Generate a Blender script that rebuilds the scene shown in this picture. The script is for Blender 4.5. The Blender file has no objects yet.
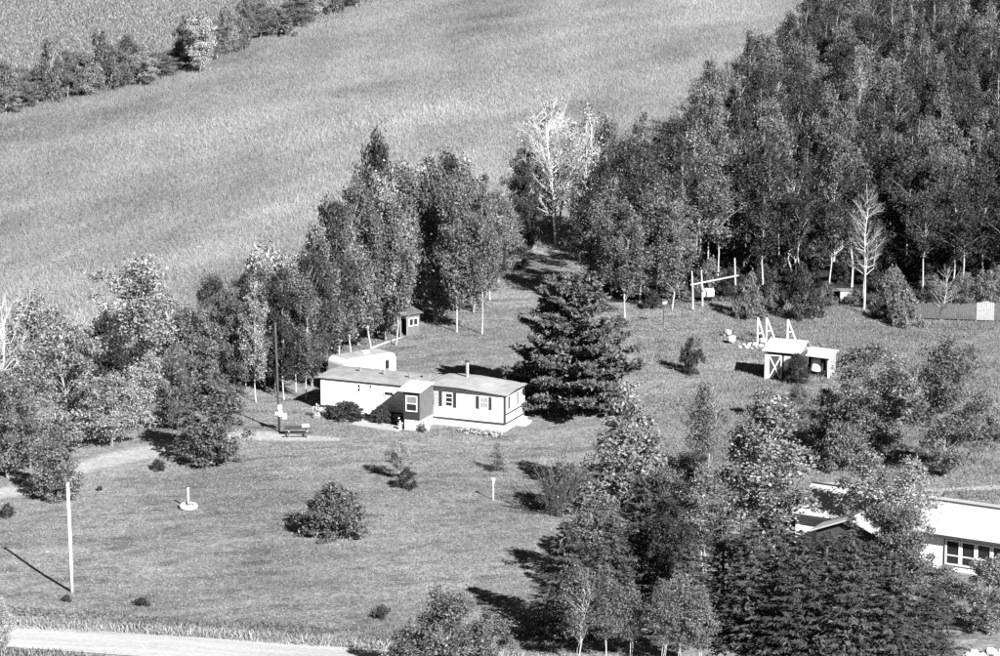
import bpy, math, random
import numpy as np
from mathutils import Vector, Matrix

# ------------------------------------------------------------------ camera, sky, sun, exposure
sc = bpy.context.scene
col = sc.collection
F = 3000.0                       # focal length in photo pixels (photo is 1000 x 656)
HC = 54.6                        # camera height, metres
PITCH = math.atan((328 + 320) / F)
cam_d = bpy.data.cameras.new("camera")
cam = bpy.data.objects.new("camera", cam_d)
col.objects.link(cam)
cam.location = (0, 0, HC)
cam.rotation_euler = (math.pi / 2 - PITCH, 0, 0)
cam_d.sensor_width = 36
cam_d.lens = 36 * F / 1000
cam_d.clip_start = 1
cam_d.clip_end = 20000
sc.camera = cam

SUN_TO = Vector((0.82, -1.36, 1.0)).normalized()          # direction towards the sun
sun_el = math.asin(SUN_TO.z)
sun_az = math.atan2(SUN_TO.x, SUN_TO.y)                   # clockwise from +Y
world = bpy.data.worlds.new("World")
sc.world = world
world.use_nodes = True
wn, wl = world.node_tree.nodes, world.node_tree.links
wn.clear()
sky = wn.new("ShaderNodeTexSky")
sky.sky_type = 'NISHITA'
sky.sun_disc = False
sky.sun_elevation = sun_el
sky.sun_rotation = sun_az
sky.air_density = 0.25
sky.dust_density = 0.1
bw = wn.new("ShaderNodeRGBToBW")                          # black-and-white film
bg = wn.new("ShaderNodeBackground")
bg.inputs[1].default_value = 0.05
wo = wn.new("ShaderNodeOutputWorld")
wl.new(sky.outputs[0], bw.inputs[0])
wl.new(bw.outputs[0], bg.inputs[0])
wl.new(bg.outputs[0], wo.inputs[0])

sun_d = bpy.data.lights.new("sun", 'SUN')
sun_d.energy = 5.0
sun_d.angle = math.radians(0.5)
sun_d.color = (1, 1, 1)
sun = bpy.data.objects.new("sun", sun_d)
col.objects.link(sun)
sun.rotation_euler = (-SUN_TO).to_track_quat('-Z', 'Y').to_euler()
sun.location = (0, 0, 200)

sc.view_settings.view_transform = 'Standard'
sc.view_settings.look = 'None'
sc.view_settings.gamma = 1
sc.view_settings.exposure = 1.45
sc.cycles.use_denoising = False
sc.cycles.max_bounces = 4
sc.cycles.diffuse_bounces = 1
sc.cycles.transparent_max_bounces = 4

# ------------------------------------------------------------------ pixel <-> place
FW = Vector((0, math.cos(PITCH), -math.sin(PITCH)))
UP = Vector((0, math.sin(PITCH), math.cos(PITCH)))
CP = Vector((0, 0, HC))

def hgt(x, y):
    """gentle roll of the land"""
    return (0.22 * np.sin(x * 0.071 + 1.3) * np.sin(y * 0.053 + 0.4)
            + 0.10 * np.sin(x * 0.19 + y * 0.11) + 0.05 * np.sin(x * 0.43 - y * 0.37 + 2.0))

def P(u, v, dz=0.0):
    """point of the ground seen at photo pixel (u, v)"""
    d = FW + Vector((1, 0, 0)) * ((u - 500) / F) + UP * ((328 - v) / F)
    z = 0.0
    for _ in range(5):
        t = (z - HC) / d.z
        p = CP + d * t
        z = float(hgt(p.x, p.y))
    return Vector((p.x, p.y, z + dz))

def ppm(p):
    """photo pixels per metre at a point"""
    return F / (Vector(p) - CP).dot(FW)

def height_to(p, v):
    """height above p at which a vertical line from p crosses photo row v"""
    d = Vector(p) - CP
    k = (328 - v) / F
    # (d.up + z*up.z) = k * (d.fw + z*fw.z)
    return (k * d.dot(FW) - d.dot(UP)) / (UP.z - k * FW.z)

# ------------------------------------------------------------------ materials (grey: the photograph is black and white)
MAT = {}
def new_mat(name):
    m = bpy.data.materials.new(name)
    m.use_nodes = True
    m.node_tree.nodes.clear()
    MAT[name] = m
    return m, m.node_tree.nodes, m.node_tree.links

def plain(name, g, rough=0.7, var=0.12, scale=3.0, spec=0.12, metal=0.0, bump=0.0, stretch=(1, 1, 1)):
    m, n, l = new_mat(name)
    o = n.new("ShaderNodeOutputMaterial")
    b = n.new("ShaderNodeBsdfPrincipled")
    tc = n.new("ShaderNodeTexCoord")
    mp = n.new("ShaderNodeMapping")
    mp.inputs['Scale'].default_value = stretch
    nz = n.new("ShaderNodeTexNoise")
    nz.inputs['Scale'].default_value = scale
    nz.inputs['Detail'].default_value = 5
    nz.inputs['Roughness'].default_value = 0.65
    mr = n.new("ShaderNodeMapRange")
    mr.inputs[1].default_value = 0.3
    mr.inputs[2].default_value = 0.7
    mr.inputs[3].default_value = g * (1 - var)
    mr.inputs[4].default_value = g * (1 + var)
    l.new(tc.outputs['Object'], mp.inputs[0])
    l.new(mp.outputs[0], nz.inputs[0])
    l.new(nz.outputs[0], mr.inputs[0])
    l.new(mr.outputs[0], b.inputs['Base Color'])
    b.inputs['Roughness'].default_value = rough
    b.inputs['Specular IOR Level'].default_value = spec
    b.inputs['Metallic'].default_value = metal
    if bump:
        bp = n.new("ShaderNodeBump")
        bp.inputs['Strength'].default_value = bump
        bp.inputs['Distance'].default_value = 0.05
        l.new(nz.outputs[0], bp.inputs['Height'])
        l.new(bp.outputs[0], b.inputs['Normal'])
    l.new(b.outputs[0], o.inputs[0])
    return m

def leafy(name, g, trans=0.25, rnd=0.18, rough=0.6):
    """foliage: tone attribute varies leaf by leaf, object random varies plant by plant"""
    m, n, l = new_mat(name)
    o = n.new("ShaderNodeOutputMaterial")
    at = n.new("ShaderNodeAttribute")
    at.attribute_name = "tone"
    oi = n.new("ShaderNodeObjectInfo")
    mr = n.new("ShaderNodeMapRange")
    mr.inputs[3].default_value = g * (1 - rnd)
    mr.inputs[4].default_value = g * (1 + rnd)
    mul = n.new("ShaderNodeMath")
    mul.operation = 'MULTIPLY'
    l.new(oi.outputs['Random'], mr.inputs[0])
    l.new(mr.outputs[0], mul.inputs[0])
    l.new(at.outputs['Fac'], mul.inputs[1])
    b = n.new("ShaderNodeBsdfPrincipled")
    b.inputs['Roughness'].default_value = rough
    b.inputs['Specular IOR Level'].default_value = 0.25
    l.new(mul.outputs[0], b.inputs['Base Color'])
    if trans > 0:
        t = n.new("ShaderNodeBsdfTranslucent")
        l.new(mul.outputs[0], t.inputs[0])
        mx = n.new("ShaderNodeMixShader")
        mx.inputs[0].default_value = trans
        l.new(b.outputs[0], mx.inputs[1])
        l.new(t.outputs[0], mx.inputs[2])
        l.new(mx.outputs[0], o.inputs[0])
    else:
        l.new(b.outputs[0], o.inputs[0])
    return m

def soil(name, g, layers, bump=0.4, edge=False):
    """ground: product of noise layers (scale, low, high, stretch)"""
    m, n, l = new_mat(name)
    o = n.new("ShaderNodeOutputMaterial")
    b = n.new("ShaderNodeBsdfPrincipled")
    b.inputs['Roughness'].default_value = 0.95
    b.inputs['Specular IOR Level'].default_value = 0.1
    tc = n.new("ShaderNodeTexCoord")
    prev = None
    for k, (s, lo, hi, st, rot, *rg) in enumerate(layers):
        mp = n.new("ShaderNodeMapping")
        mp.vector_type = 'TEXTURE'                     # turn first, then stretch along the turned axes
        mp.inputs['Scale'].default_value = tuple(1 / q for q in st)
        mp.inputs['Rotation'].default_value = (0, 0, rot)
        mp.inputs['Location'].default_value = (k * 3.7, k * 1.9, 0)
        nz = n.new("ShaderNodeTexNoise")
        nz.inputs['Scale'].default_value = s
        nz.inputs['Detail'].default_value = 4
        nz.inputs['Roughness'].default_value = 0.6
        mr = n.new("ShaderNodeMapRange")
        mr.inputs[1].default_value = rg[0] if rg else 0.32
        mr.inputs[2].default_value = rg[1] if rg else 0.68
        mr.inputs[3].default_value = lo
        mr.inputs[4].default_value = hi
        l.new(tc.outputs['Object'], mp.inputs[0])
        l.new(mp.outputs[0], nz.inputs[0])
        l.new(nz.outputs[0], mr.inputs[0])
        mu = n.new("ShaderNodeMath")
        mu.operation = 'MULTIPLY'
        l.new(mr.outputs[0], mu.inputs[0])
        if prev is None:
            mu.inputs[1].default_value = g
        else:
            l.new(prev.outputs[0], mu.inputs[1])
        prev = mu
    l.new(prev.outputs[0], b.inputs['Base Color'])
    bp = n.new("ShaderNodeBump")
    bp.inputs['Strength'].default_value = bump
    bp.inputs['Distance'].default_value = 0.08
    l.new(nz.outputs[0], bp.inputs['Height'])
    l.new(bp.outputs[0], b.inputs['Normal'])
    if edge:                       # worn, broken edge towards the lawn
        at = n.new("ShaderNodeAttribute")
        at.attribute_name = "tone"
        n2 = n.new("ShaderNodeTexNoise")
        n2.inputs['Scale'].default_value = 2.2
        n2.inputs['Detail'].default_value = 6
        n2.inputs['Roughness'].default_value = 0.75
        l.new(tc.outputs['Object'], n2.inputs[0])
        ad = n.new("ShaderNodeMath")
        ad.operation = 'ADD'
        l.new(at.outputs['Fac'], ad.inputs[0])
        l.new(n2.outputs[0], ad.inputs[1])
        m2 = n.new("ShaderNodeMapRange")
        m2.inputs[1].default_value = 0.85
        m2.inputs[2].default_value = 1.25
        l.new(ad.outputs[0], m2.inputs[0])
        tr = n.new("ShaderNodeBsdfTransparent")
        mx = n.new("ShaderNodeMixShader")
        l.new(m2.outputs[0], mx.inputs[0])
        l.new(tr.outputs[0], mx.inputs[1])
        l.new(b.outputs[0], mx.inputs[2])
        l.new(mx.outputs[0], o.inputs[0])
    else:
        l.new(b.outputs[0], o.inputs[0])
    return m

S1 = (1, 1, 1)
soil('lawn', 0.187, [(0.045, 0.70, 1.25, (1, 1.3, 1), 0), (0.5, 0.62, 1.0, (0.5, 1.3, 1), 0.25, 0.36, 0.47), (0.22, 0.78, 1.2, (0.5, 1.4, 1), 0.25), (1.1, 0.75, 1.22, S1, 0), (5.0, 0.5, 1.5, S1, 0)], 0.5)
soil('meadow', 0.235, [(0.04, 0.72, 1.22, (0.45, 1.7, 1), 1.27), (0.12, 0.78, 1.15, (0.4, 1.8, 1), 1.27), (3.0, 0.6, 1.4, S1, 0)], 0.5)
soil('far_field', 0.17, [(0.05, 0.8, 1.2, (0.5, 1.6, 1), 1.27), (0.4, 0.7, 1.3, (0.5, 1.5, 1), 1.27), (3.0, 0.6, 1.4, S1, 0)], 0.5)
soil('gravel', 0.40, [(0.5, 0.80, 1.1, (0.12, 2.5, 1), -0.2), (4, 0.88, 1.1, S1, 0), (22, 0.85, 1.15, S1, 0)], 0.3)
soil('dirt', 0.34, [(0.5, 0.85, 1.1, S1, 0), (5, 0.8, 1.2, S1, 0)], 0.3, edge=True)
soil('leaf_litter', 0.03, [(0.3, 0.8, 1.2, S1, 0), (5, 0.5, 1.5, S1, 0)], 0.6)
leafy('grass_blades', 0.175, 0.15, 0.0, 0.8)
leafy('meadow_blades', 0.245, 0.3, 0.0, 0.8)
leafy('straw_blades', 0.30, 0.2, 0.0, 0.8)
leafy('dark_blades', 0.06, 0.1, 0.0, 0.8)
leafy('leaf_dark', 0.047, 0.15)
leafy('leaf_mid', 0.135, 0.15)
leafy('leaf_light', 0.22, 0.18)
leafy('leaf_bright', 0.30, 0.2)
leafy('petal', 0.65, 0.2, 0.05)
leafy('needle', 0.066, 0.1, 0.12)
leafy('needle_dark', 0.040, 0.1, 0.12)
leafy('needle_light', 0.115, 0.1, 0.12)
plain('bark_white', 0.40, 0.8, 0.35, 6, bump=0.3, stretch=(1, 1, 0.35))
plain('bark_grey', 0.20, 0.9, 0.35, 6, bump=0.4, stretch=(1, 1, 0.3))
plain('bark_dark', 0.08, 0.9, 0.3, 6, bump=0.4, stretch=(1, 1, 0.3))
plain('bark_bleached', 0.44, 0.8, 0.2, 6, bump=0.3, stretch=(1, 1, 0.3))
plain('white_paint', 0.74, 0.5, 0.06, 2.0)
plain('siding_white', 0.72, 0.5, 0.05, 1.2, stretch=(0.4, 1, 3))
plain('trim_dark', 0.05, 0.5, 0.2, 4)
plain('shutter_dark', 0.04, 0.6, 0.2, 8)
plain('roof_grey', 0.27, 0.75, 0.26, 0.9, bump=0.15)
plain('roof_grey_light', 0.31, 0.75, 0.22, 0.8, bump=0.15)
plain('roof_pale', 0.46, 0.6, 0.08, 0.8)
plain('wood_grey', 0.19, 0.85, 0.22, 3, stretch=(3, 3, 0.5), bump=0.2)
plain('fence_grey', 0.10, 0.85, 0.3, 3, stretch=(3, 3, 0.5), bump=0.2)
plain('wood_weathered', 0.12, 0.85, 0.3, 3, stretch=(3, 3, 0.5), bump=0.2)
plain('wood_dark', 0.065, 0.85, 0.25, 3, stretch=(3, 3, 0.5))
plain('wood_pale', 0.32, 0.85, 0.2, 4, bump=0.2)
plain('panel_dark', 0.035, 0.7, 0.15, 3)
plain('concrete', 0.36, 0.9, 0.15, 4, bump=0.2)
plain('metal_grey', 0.35, 0.4, 0.1, 4, metal=0.5)
plain('rubber', 0.03, 0.8, 0.2, 6)
plain('soil_dark', 0.04, 0.95, 0.3, 8)
plain('stone_pale', 0.33, 0.9, 0.4, 5, bump=0.4)
plain('pale_pane', 0.30, 0.9, 0.1, 5)
m, n, l = new_mat('glass_dark')
o_ = n.new("ShaderNodeOutputMaterial"); b_ = n.new("ShaderNodeBsdfPrincipled")
b_.inputs['Base Color'].default_value = (0.02, 0.02, 0.02, 1); b_.inputs['Roughness'].default_value = 0.08
nz_ = n.new("ShaderNodeTexNoise"); nz_.inputs['Scale'].default_value = 2.0
bp_ = n.new("ShaderNodeBump"); bp_.inputs['Strength'].default_value = 0.05
l.new(nz_.outputs[0], bp_.inputs['Height']); l.new(bp_.outputs[0], b_.inputs['Normal']); l.new(b_.outputs[0], o_.inputs[0])

# ------------------------------------------------------------------ mesh helpers
class Geo:
    """collects shapes and links them as one mesh object"""
    def __init__(self):
        self.V, self.Fc, self.T, self.n = [], [], [], 0
    def add(self, V, faces, tone=1.0):
        V = np.asarray(V, float).reshape(-1, 3)
        self.V.append(V)
        for f in faces:
            self.Fc.append([i + self.n for i in f])
            self.T.append(tone)
        self.n += len(V)
        return self
    def box(self, x0, x1, y0, y1, z0, z1, M=None):
        V = np.array([(x, y, z) for z in (z0, z1) for y in (y0, y1) for x in (x0, x1)], float)
        if M is not None:
            V = np.array([tuple(M @ Vector(v)) for v in V])
        return self.add(V, [(0, 2, 3, 1), (4, 5, 7, 6), (0, 1, 5, 4), (1, 3, 7, 5), (3, 2, 6, 7), (2, 0, 4, 6)])
    def bar(self, a, b, w, h=None):
        """square bar between two points"""
        a, b = Vector(a), Vector(b)
        h = h or w
        d = b - a
        q = d.to_track_quat('X', 'Z')
        M = Matrix.Translation(a) @ q.to_matrix().to_4x4()
        return self.box(0, d.length, -w / 2, w / 2, -h / 2, h / 2, M)
    def tube(self, pts, rad, n=7, cap=True):
        pts = [Vector(p) for p in pts]
        V, Fc = [], []
        for i, p in enumerate(pts):
            d = (pts[min(i + 1, len(pts) - 1)] - pts[max(i - 1, 0)]).normalized()
            s = d.orthogonal().normalized() if abs(d.z) < 0.9 else (Vector((1, 0, 0)) - d * d.x).normalized()
            t = d.cross(s)
            for k in range(n):
                a = 2 * math.pi * k / n
                V.append(p + (s * math.cos(a) + t * math.sin(a)) * rad[i])
        for i in range(len(pts) - 1):
            for k in range(n):
                k2 = (k + 1) % n
                Fc.append((i * n + k, i * n + k2, (i + 1) * n + k2, (i + 1) * n + k))
        if cap:
            Fc.append(tuple(range(n - 1, -1, -1)))
            Fc.append(tuple(range((len(pts) - 1) * n, len(pts) * n)))
        return self.add([tuple(v) for v in V], Fc)
    def prism(self, prof, x0, x1, axis='x'):
        """profile of (y, z) points pushed along x"""
        n = len(prof)
        V = [(x0, y, z) for y, z in prof] + [(x1, y, z) for y, z in prof]
        if axis == 'y':
            V = [(y, x, z) for x, y, z in V]
        Fc = [(i, (i + 1) % n, n + (i + 1) % n, n + i) for i in range(n)] + [tuple(range(n - 1, -1, -1)), tuple(range(n, 2 * n))]
        return self.add(V, Fc)
    def lathe(self, prof, n=16, c=(0, 0, 0)):
        V = []
        for r, z in prof:
            for k in range(n):
                a = 2 * math.pi * k / n
                V.append((c[0] + r * math.cos(a), c[1] + r * math.sin(a), c[2] + z))
        m_ = len(prof)
        Fc = [(i * n + k, i * n + (k + 1) % n, (i + 1) * n + (k + 1) % n, (i + 1) * n + k) for i in range(m_ - 1) for k in range(n)]
        return self.add(V, Fc)
    def ring(self, R, r, n=24, m_=8, c=(0, 0, 0), axis='z', flat=1.0):
        V = []
        for i in range(n):
            a = 2 * math.pi * i / n
            for k in range(m_):
                b = 2 * math.pi * k / m_
                rr = R + r * math.cos(b)
                p = (rr * math.cos(a), rr * math.sin(a), r * flat * math.sin(b))
                if axis == 'y':
                    p = (p[0], p[2], p[1])
                V.append((c[0] + p[0], c[1] + p[1], c[2] + p[2]))
        Fc = [(i * m_ + k, ((i + 1) % n) * m_ + k, ((i + 1) % n) * m_ + (k + 1) % m_, i * m_ + (k + 1) % m_) for i in range(n) for k in range(m_)]
        return self.add(V, Fc)
    def mesh(self, name):
        me = bpy.data.meshes.new(name)
        me.from_pydata([tuple(v) for v in np.concatenate(self.V)], [], self.Fc)
        me.update()
        return me
    def build(self, name, mat, parent=None, smooth=False):
        return obj(name, self.mesh(name), mat, parent, smooth)

def obj(name, me, mat, parent=None, smooth=False):
    o = bpy.data.objects.new(name, me)
    if not me.materials:
        me.materials.append(MAT[mat])
    if smooth:
        me.polygons.foreach_set('use_smooth', [True] * len(me.polygons))
    col.objects.link(o)
    if parent is not None:
        o.parent = parent
    return o

def tag(o, label=None, cat=None, group=None, kind=None):
    if label: o['label'] = label
    if cat: o['category'] = cat
    if group: o['group'] = group
    if kind: o['kind'] = kind
    return o

def thing(name, label, cat, loc=(0, 0, 0), rz=0.0, group=None):
    o = bpy.data.objects.new(name, None)
    o.empty_display_size = 0.2
    col.objects.link(o)
    o.location = loc
    o.rotation_euler = (0, 0, rz)
    return tag(o, label, cat, group)

def np_mesh(name, V, Q, tone=None):
    """fast mesh from arrays; Q is (n,3) or (n,4)"""
    me = bpy.data.meshes.new(name)
    nV, nF, k = len(V), len(Q), Q.shape[1]
    me.vertices.add(nV)
    me.vertices.foreach_set('co', np.ascontiguousarray(V, np.float32).ravel())
    me.loops.add(nF * k)
    me.loops.foreach_set('vertex_index', np.ascontiguousarray(Q, np.int32).ravel())
    me.polygons.add(nF)
    me.polygons.foreach_set('loop_start', np.arange(0, nF * k, k, dtype=np.int32))
    if tone is not None:
        a = me.attributes.new("tone", 'FLOAT', 'FACE' if len(tone) == nF else 'POINT')
        a.data.foreach_set('value', np.ascontiguousarray(tone, np.float32))
    me.update(calc_edges=True)
    return me

def unit(a):
    return a / np.maximum(np.linalg.norm(a, axis=1, keepdims=True), 1e-9)

def leaf_quads(C, N, size, asp, rng, along=None):
    """diamond leaf sprays at C with normals N; along = preferred long direction"""
    n = len(C)
    N = unit(N)
    A = rng.normal(size=(n, 3)) if along is None else along + 0.25 * rng.normal(size=(n, 3))
    A = unit(A - N * (A * N).sum(1, keepdims=True))
    B = np.cross(N, A)
    s = size * rng.uniform(0.4, 1.45, (n, 1)) if np.isscalar(size) else size
    a = A * s * 0.5
    b = B * s * 0.5 * asp
    V = np.stack([C - a, C + b - a * 0.1, C + a, C - b - a * 0.1], 1).reshape(-1, 3)
    return V, np.arange(4 * n).reshape(n, 4)

# ------------------------------------------------------------------ plant prototypes
def prof(shape, t):
    if shape == 'aspen':  return np.clip(np.sin(np.pi * np.clip(t, 0, 1) ** 0.75) ** 0.8, 0.05, 1)
    if shape == 'round':  return np.sqrt(np.clip(1 - (2 * t - 0.9) ** 2 / 1.25, 0.02, 1))
    if shape == 'cone':   return np.clip(1.08 - t, 0.05, 1) ** 0.75
    if shape == 'egg':    return np.clip(np.sin(np.pi * np.clip(t * 0.93 + 0.06, 0, 1) ** 0.62), 0.08, 1) ** 0.7
    if shape == 'dome':   return np.sqrt(np.clip(1 - t ** 2.2, 0.02, 1))
    return np.ones_like(t)

def broadleaf(seed, H, base, R, shape, ncl, cr, nleaf, leaf, asp=0.6, tr=0.12, limbs=1.0, stems=1, wild=0.25, zf=0.8):
    """returns (trunk mesh, crown mesh, H, 2R)"""
    rng = np.random.default_rng(seed)
    g = Geo()
    st = []
    for s in range(stems):
        az = rng.uniform(0, 6.28)
        lean = 0.0 if stems == 1 else R * rng.uniform(0.2, 0.6)
        pts, rad = [], []
        hh = H * (0.93 if s == 0 else rng.uniform(0.7, 0.9))
        wob = rng.normal(size=(7, 2)) * H * 0.010
        for i in range(7):
            t = i / 6
            pts.append(((0.12 * s + lean * t ** 1.2) * math.cos(az) + wob[i, 0] * (i > 0), (0.12 * s + lean * t ** 1.2) * math.sin(az) + wob[i, 1] * (i > 0), -0.15 + (hh + 0.15) * t))
            rad.append(max(0.012, tr * (1 - 0.9 * t) * (1.25 if i == 0 else 1) * (1 if stems == 1 else 0.7)))
        g.tube(pts, rad, 7)
        st.append(np.array(pts))
    # clump centres
    cs = []
    while len(cs) < ncl:
        t = rng.uniform(0, 1)
        p = float(prof(shape, np.array([t]))[0])
        if rng.uniform() > p ** 1.3 + 0.1:
            continue
        a = rng.uniform(0, 2 * math.pi)
        r = R * p * math.sqrt(rng.uniform(0.08, 1.0)) * rng.uniform(1 - wild, 1 + wild * 0.6)
        r = max(0.0, r - cr * 0.35)
        cs.append((r * math.cos(a), r * math.sin(a), H * (base + (0.97 - base) * t)))
    cs = np.array(cs)
    for i, c in enumerate(cs):
        if rng.uniform() > limbs:
            continue
        s = st[i % stems]
        r = math.hypot(c[0], c[1])
        z0 = max(H * base * 0.75, c[2] - 0.75 * r - 0.05 * H)
        k = np.clip((z0 + 0.15) / (s[-1][2] + 0.15), 0, 0.98) * 6
        i0 = int(k)
        p0 = s[i0] + (s[min(i0 + 1, 6)] - s[i0]) * (k - i0)
        mid = (p0 + c) / 2 + np.array([0, 0, 0.12 * r]) + rng.normal(size=3) * 0.05 * r
        r0 = tr * 0.33 * (1 - 0.6 * c[2] / H) + 0.008
        g.tube([p0, mid, c], [r0, r0 * 0.65, 0.008], 4, cap=False)
    per = rng.multinomial(nleaf, np.ones(ncl) / ncl)
    idx = np.repeat(np.arange(ncl), per)
    crs = cr * rng.uniform(0.6, 1.35, ncl)
    d = unit(rng.normal(size=(nleaf, 3)))
    rr = rng.uniform(0.15, 1.0, (nleaf, 1)) ** 0.55
    off = d * rr * crs[idx][:, None] * np.array([1.0, 1.0, zf])
    stray = rng.uniform(size=nleaf) < 0.2
    off[stray] *= rng.uniform(1.1, 2.0, (int(stray.sum()), 1))
    C = cs[idx] + off
    N = d * 0.7 + rng.normal(size=(nleaf, 3)) * 0.75 + np.array([0, 0, 0.25])
    V, Q = leaf_quads(C, N, leaf, asp, rng)
    tone = (0.5 + 1.05 * rng.uniform(0, 1, nleaf) ** 1.4) * rng.uniform(0.8, 1.2, ncl)[idx]
    return g.mesh('trunk'), np_mesh('crown', V, Q, tone), H, 2 * R

def spruce(seed, H, R, nw=30, nb=12, ns=34, leaf=0.36, droop=0.25):
    rng = np.random.default_rng(seed)
    g = Geo()
    g.tube([(0, 0, -0.15), (0, 0, H * 0.5), (0, 0, H * 0.99)], [R * 0.06, R * 0.035, 0.015], 7)
    Cs, Ns, As, Ts = [], [], [], []
    for w in range(nw):
        t = (w + rng.uniform(-0.3, 0.3)) / nw
        z = H * (0.04 + 0.95 * max(t, 0))
        L0 = R * (1 - max(t, 0)) ** 0.85 + 0.12
        n_b = max(4, int(nb * (1 - 0.45 * t)))
        a0 = rng.uniform(0, 6.28)
        for b in range(n_b):
            a = a0 + 2 * math.pi * b / n_b + rng.normal() * 0.15
            L = L0 * rng.uniform(0.72, 1.12)
            rise = rng.uniform(-droop, 0.12 + 0.5 * t)
            u = np.array([math.cos(a), math.sin(a), 0])
            side = np.array([-u[1], u[0], 0])
            m_ = max(5, int(ns * (0.3 + 0.7 * L / (R + 0.1))))
            s = rng.uniform(0.12, 1.0, m_) ** 0.7
            zz = z + L * s * rise + 0.22 * L * s ** 2.5 * 0.6
            sg = rng.choice([-1, 1], m_)
            spread = rng.uniform(0, 1, m_) * 0.34 * L * (1.1 - s)
            C = np.outer(s * L, u) + np.outer(sg * spread, side)
            C[:, 2] = zz - 0.06 * rng.uniform(0, 1, m_) * L
            A = np.outer(np.ones(m_), u) + np.outer(sg * rng.uniform(0.2, 0.9, m_), side)
            A[:, 2] += rise * 0.6 + 0.15
            N = np.tile([0, 0, 1.0], (m_, 1)) + 0.35 * u + rng.normal(size=(m_, 3)) * 0.42
            Cs.append(C); Ns.append(N); As.append(A); Ts.append(rng.uniform(0.6, 1.4, m_) * rng.uniform(0.8, 1.2))
            if L > 0.5 and b % 2 == 0:
                g.tube([(0, 0, z), tuple(u * L * 0.8 + np.array([0, 0, z + L * 0.8 * rise]))], [0.03, 0.008], 3, cap=False)
    C, N, A, T = map(np.concatenate, (Cs, Ns, As, Ts))
    V, Q = leaf_quads(C, N, leaf, 0.24, rng, A)
    return g.mesh('trunk'), np_mesh('crown', V, Q, T), H, 2 * R

def white_pine(seed, H, R):
    rng = np.random.default_rng(seed)
    g = Geo()
    g.tube([(0, 0, -0.2), (0.1, 0, H * 0.5), (0, 0.1, H * 0.97)], [0.28, 0.17, 0.03], 8)
    Cs, Ns, As, Ts = [], [], [], []
    z = 0.75
    while z < H - 0.3:
        t = z / H
        prof_r = 0.8 + 0.2 * math.sin(min(1, t / 0.2) * math.pi / 2) if t < 0.2 else (1 - (t - 0.2) / 0.83) ** 0.66
        L0 = R * max(prof_r, 0.08)
        n_b = int(rng.integers(6, 9))
        a0 = rng.uniform(0, 6.28)
        for b in range(n_b):
            a = a0 + 2 * math.pi * b / n_b + rng.normal() * 0.2
            L = L0 * rng.uniform(0.66, 1.12)
            u = np.array([math.cos(a), math.sin(a), 0.0]); side = np.array([-u[1], u[0], 0])
            rise = rng.uniform(-0.10, 0.14) + 0.35 * t
            zb = z + rng.normal() * 0.12
            p1 = u * L + np.array([0, 0, zb + L * rise + 0.06 * L])
            g.tube([(0, 0, zb), tuple(u * L * 0.55 + np.array([0, 0, zb + L * 0.45 * rise])), tuple(p1)], [0.07 * (1 - t) + 0.02, 0.035, 0.01], 4, cap=False)
            nt = max(6, int(14 * L))                # tufts of needles on branchlets
            for k in range(nt):
                s = rng.uniform(0.22, 1.0) ** 0.75
                sp = rng.uniform(-1, 1) * 0.36 * L * (1.12 - s)
                c = u * L * s + side * sp + np.array([0, 0, zb + L * s * rise + 0.08 * L * s ** 2 + rng.uniform(-0.05, 0.16)])
                m_ = 9
                d = unit(rng.normal(size=(m_, 3)) * 0.75 + u * 0.7 + np.sign(sp) * side * 0.3 + np.array([0, 0, 0.5]))
                C = c + d * 0.16
                N = unit(np.cross(d, rng.normal(size=(m_, 3)))) + np.array([0, 0, 0.5])
                Cs.append(C); Ns.append(N); As.append(d); Ts.append(rng.uniform(0.65, 1.35, m_) * rng.uniform(0.8, 1.2))
        z += rng.uniform(0.52, 0.80) * (1 - 0.35 * t)
    C, N, A, T = map(np.concatenate, (Cs, Ns, As, Ts))
    V, Q = leaf_quads(C, N, 0.42, 0.42, rng, A)
    return g.mesh('trunk'), np_mesh('crown', V, Q, T), H, 2 * R

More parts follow.
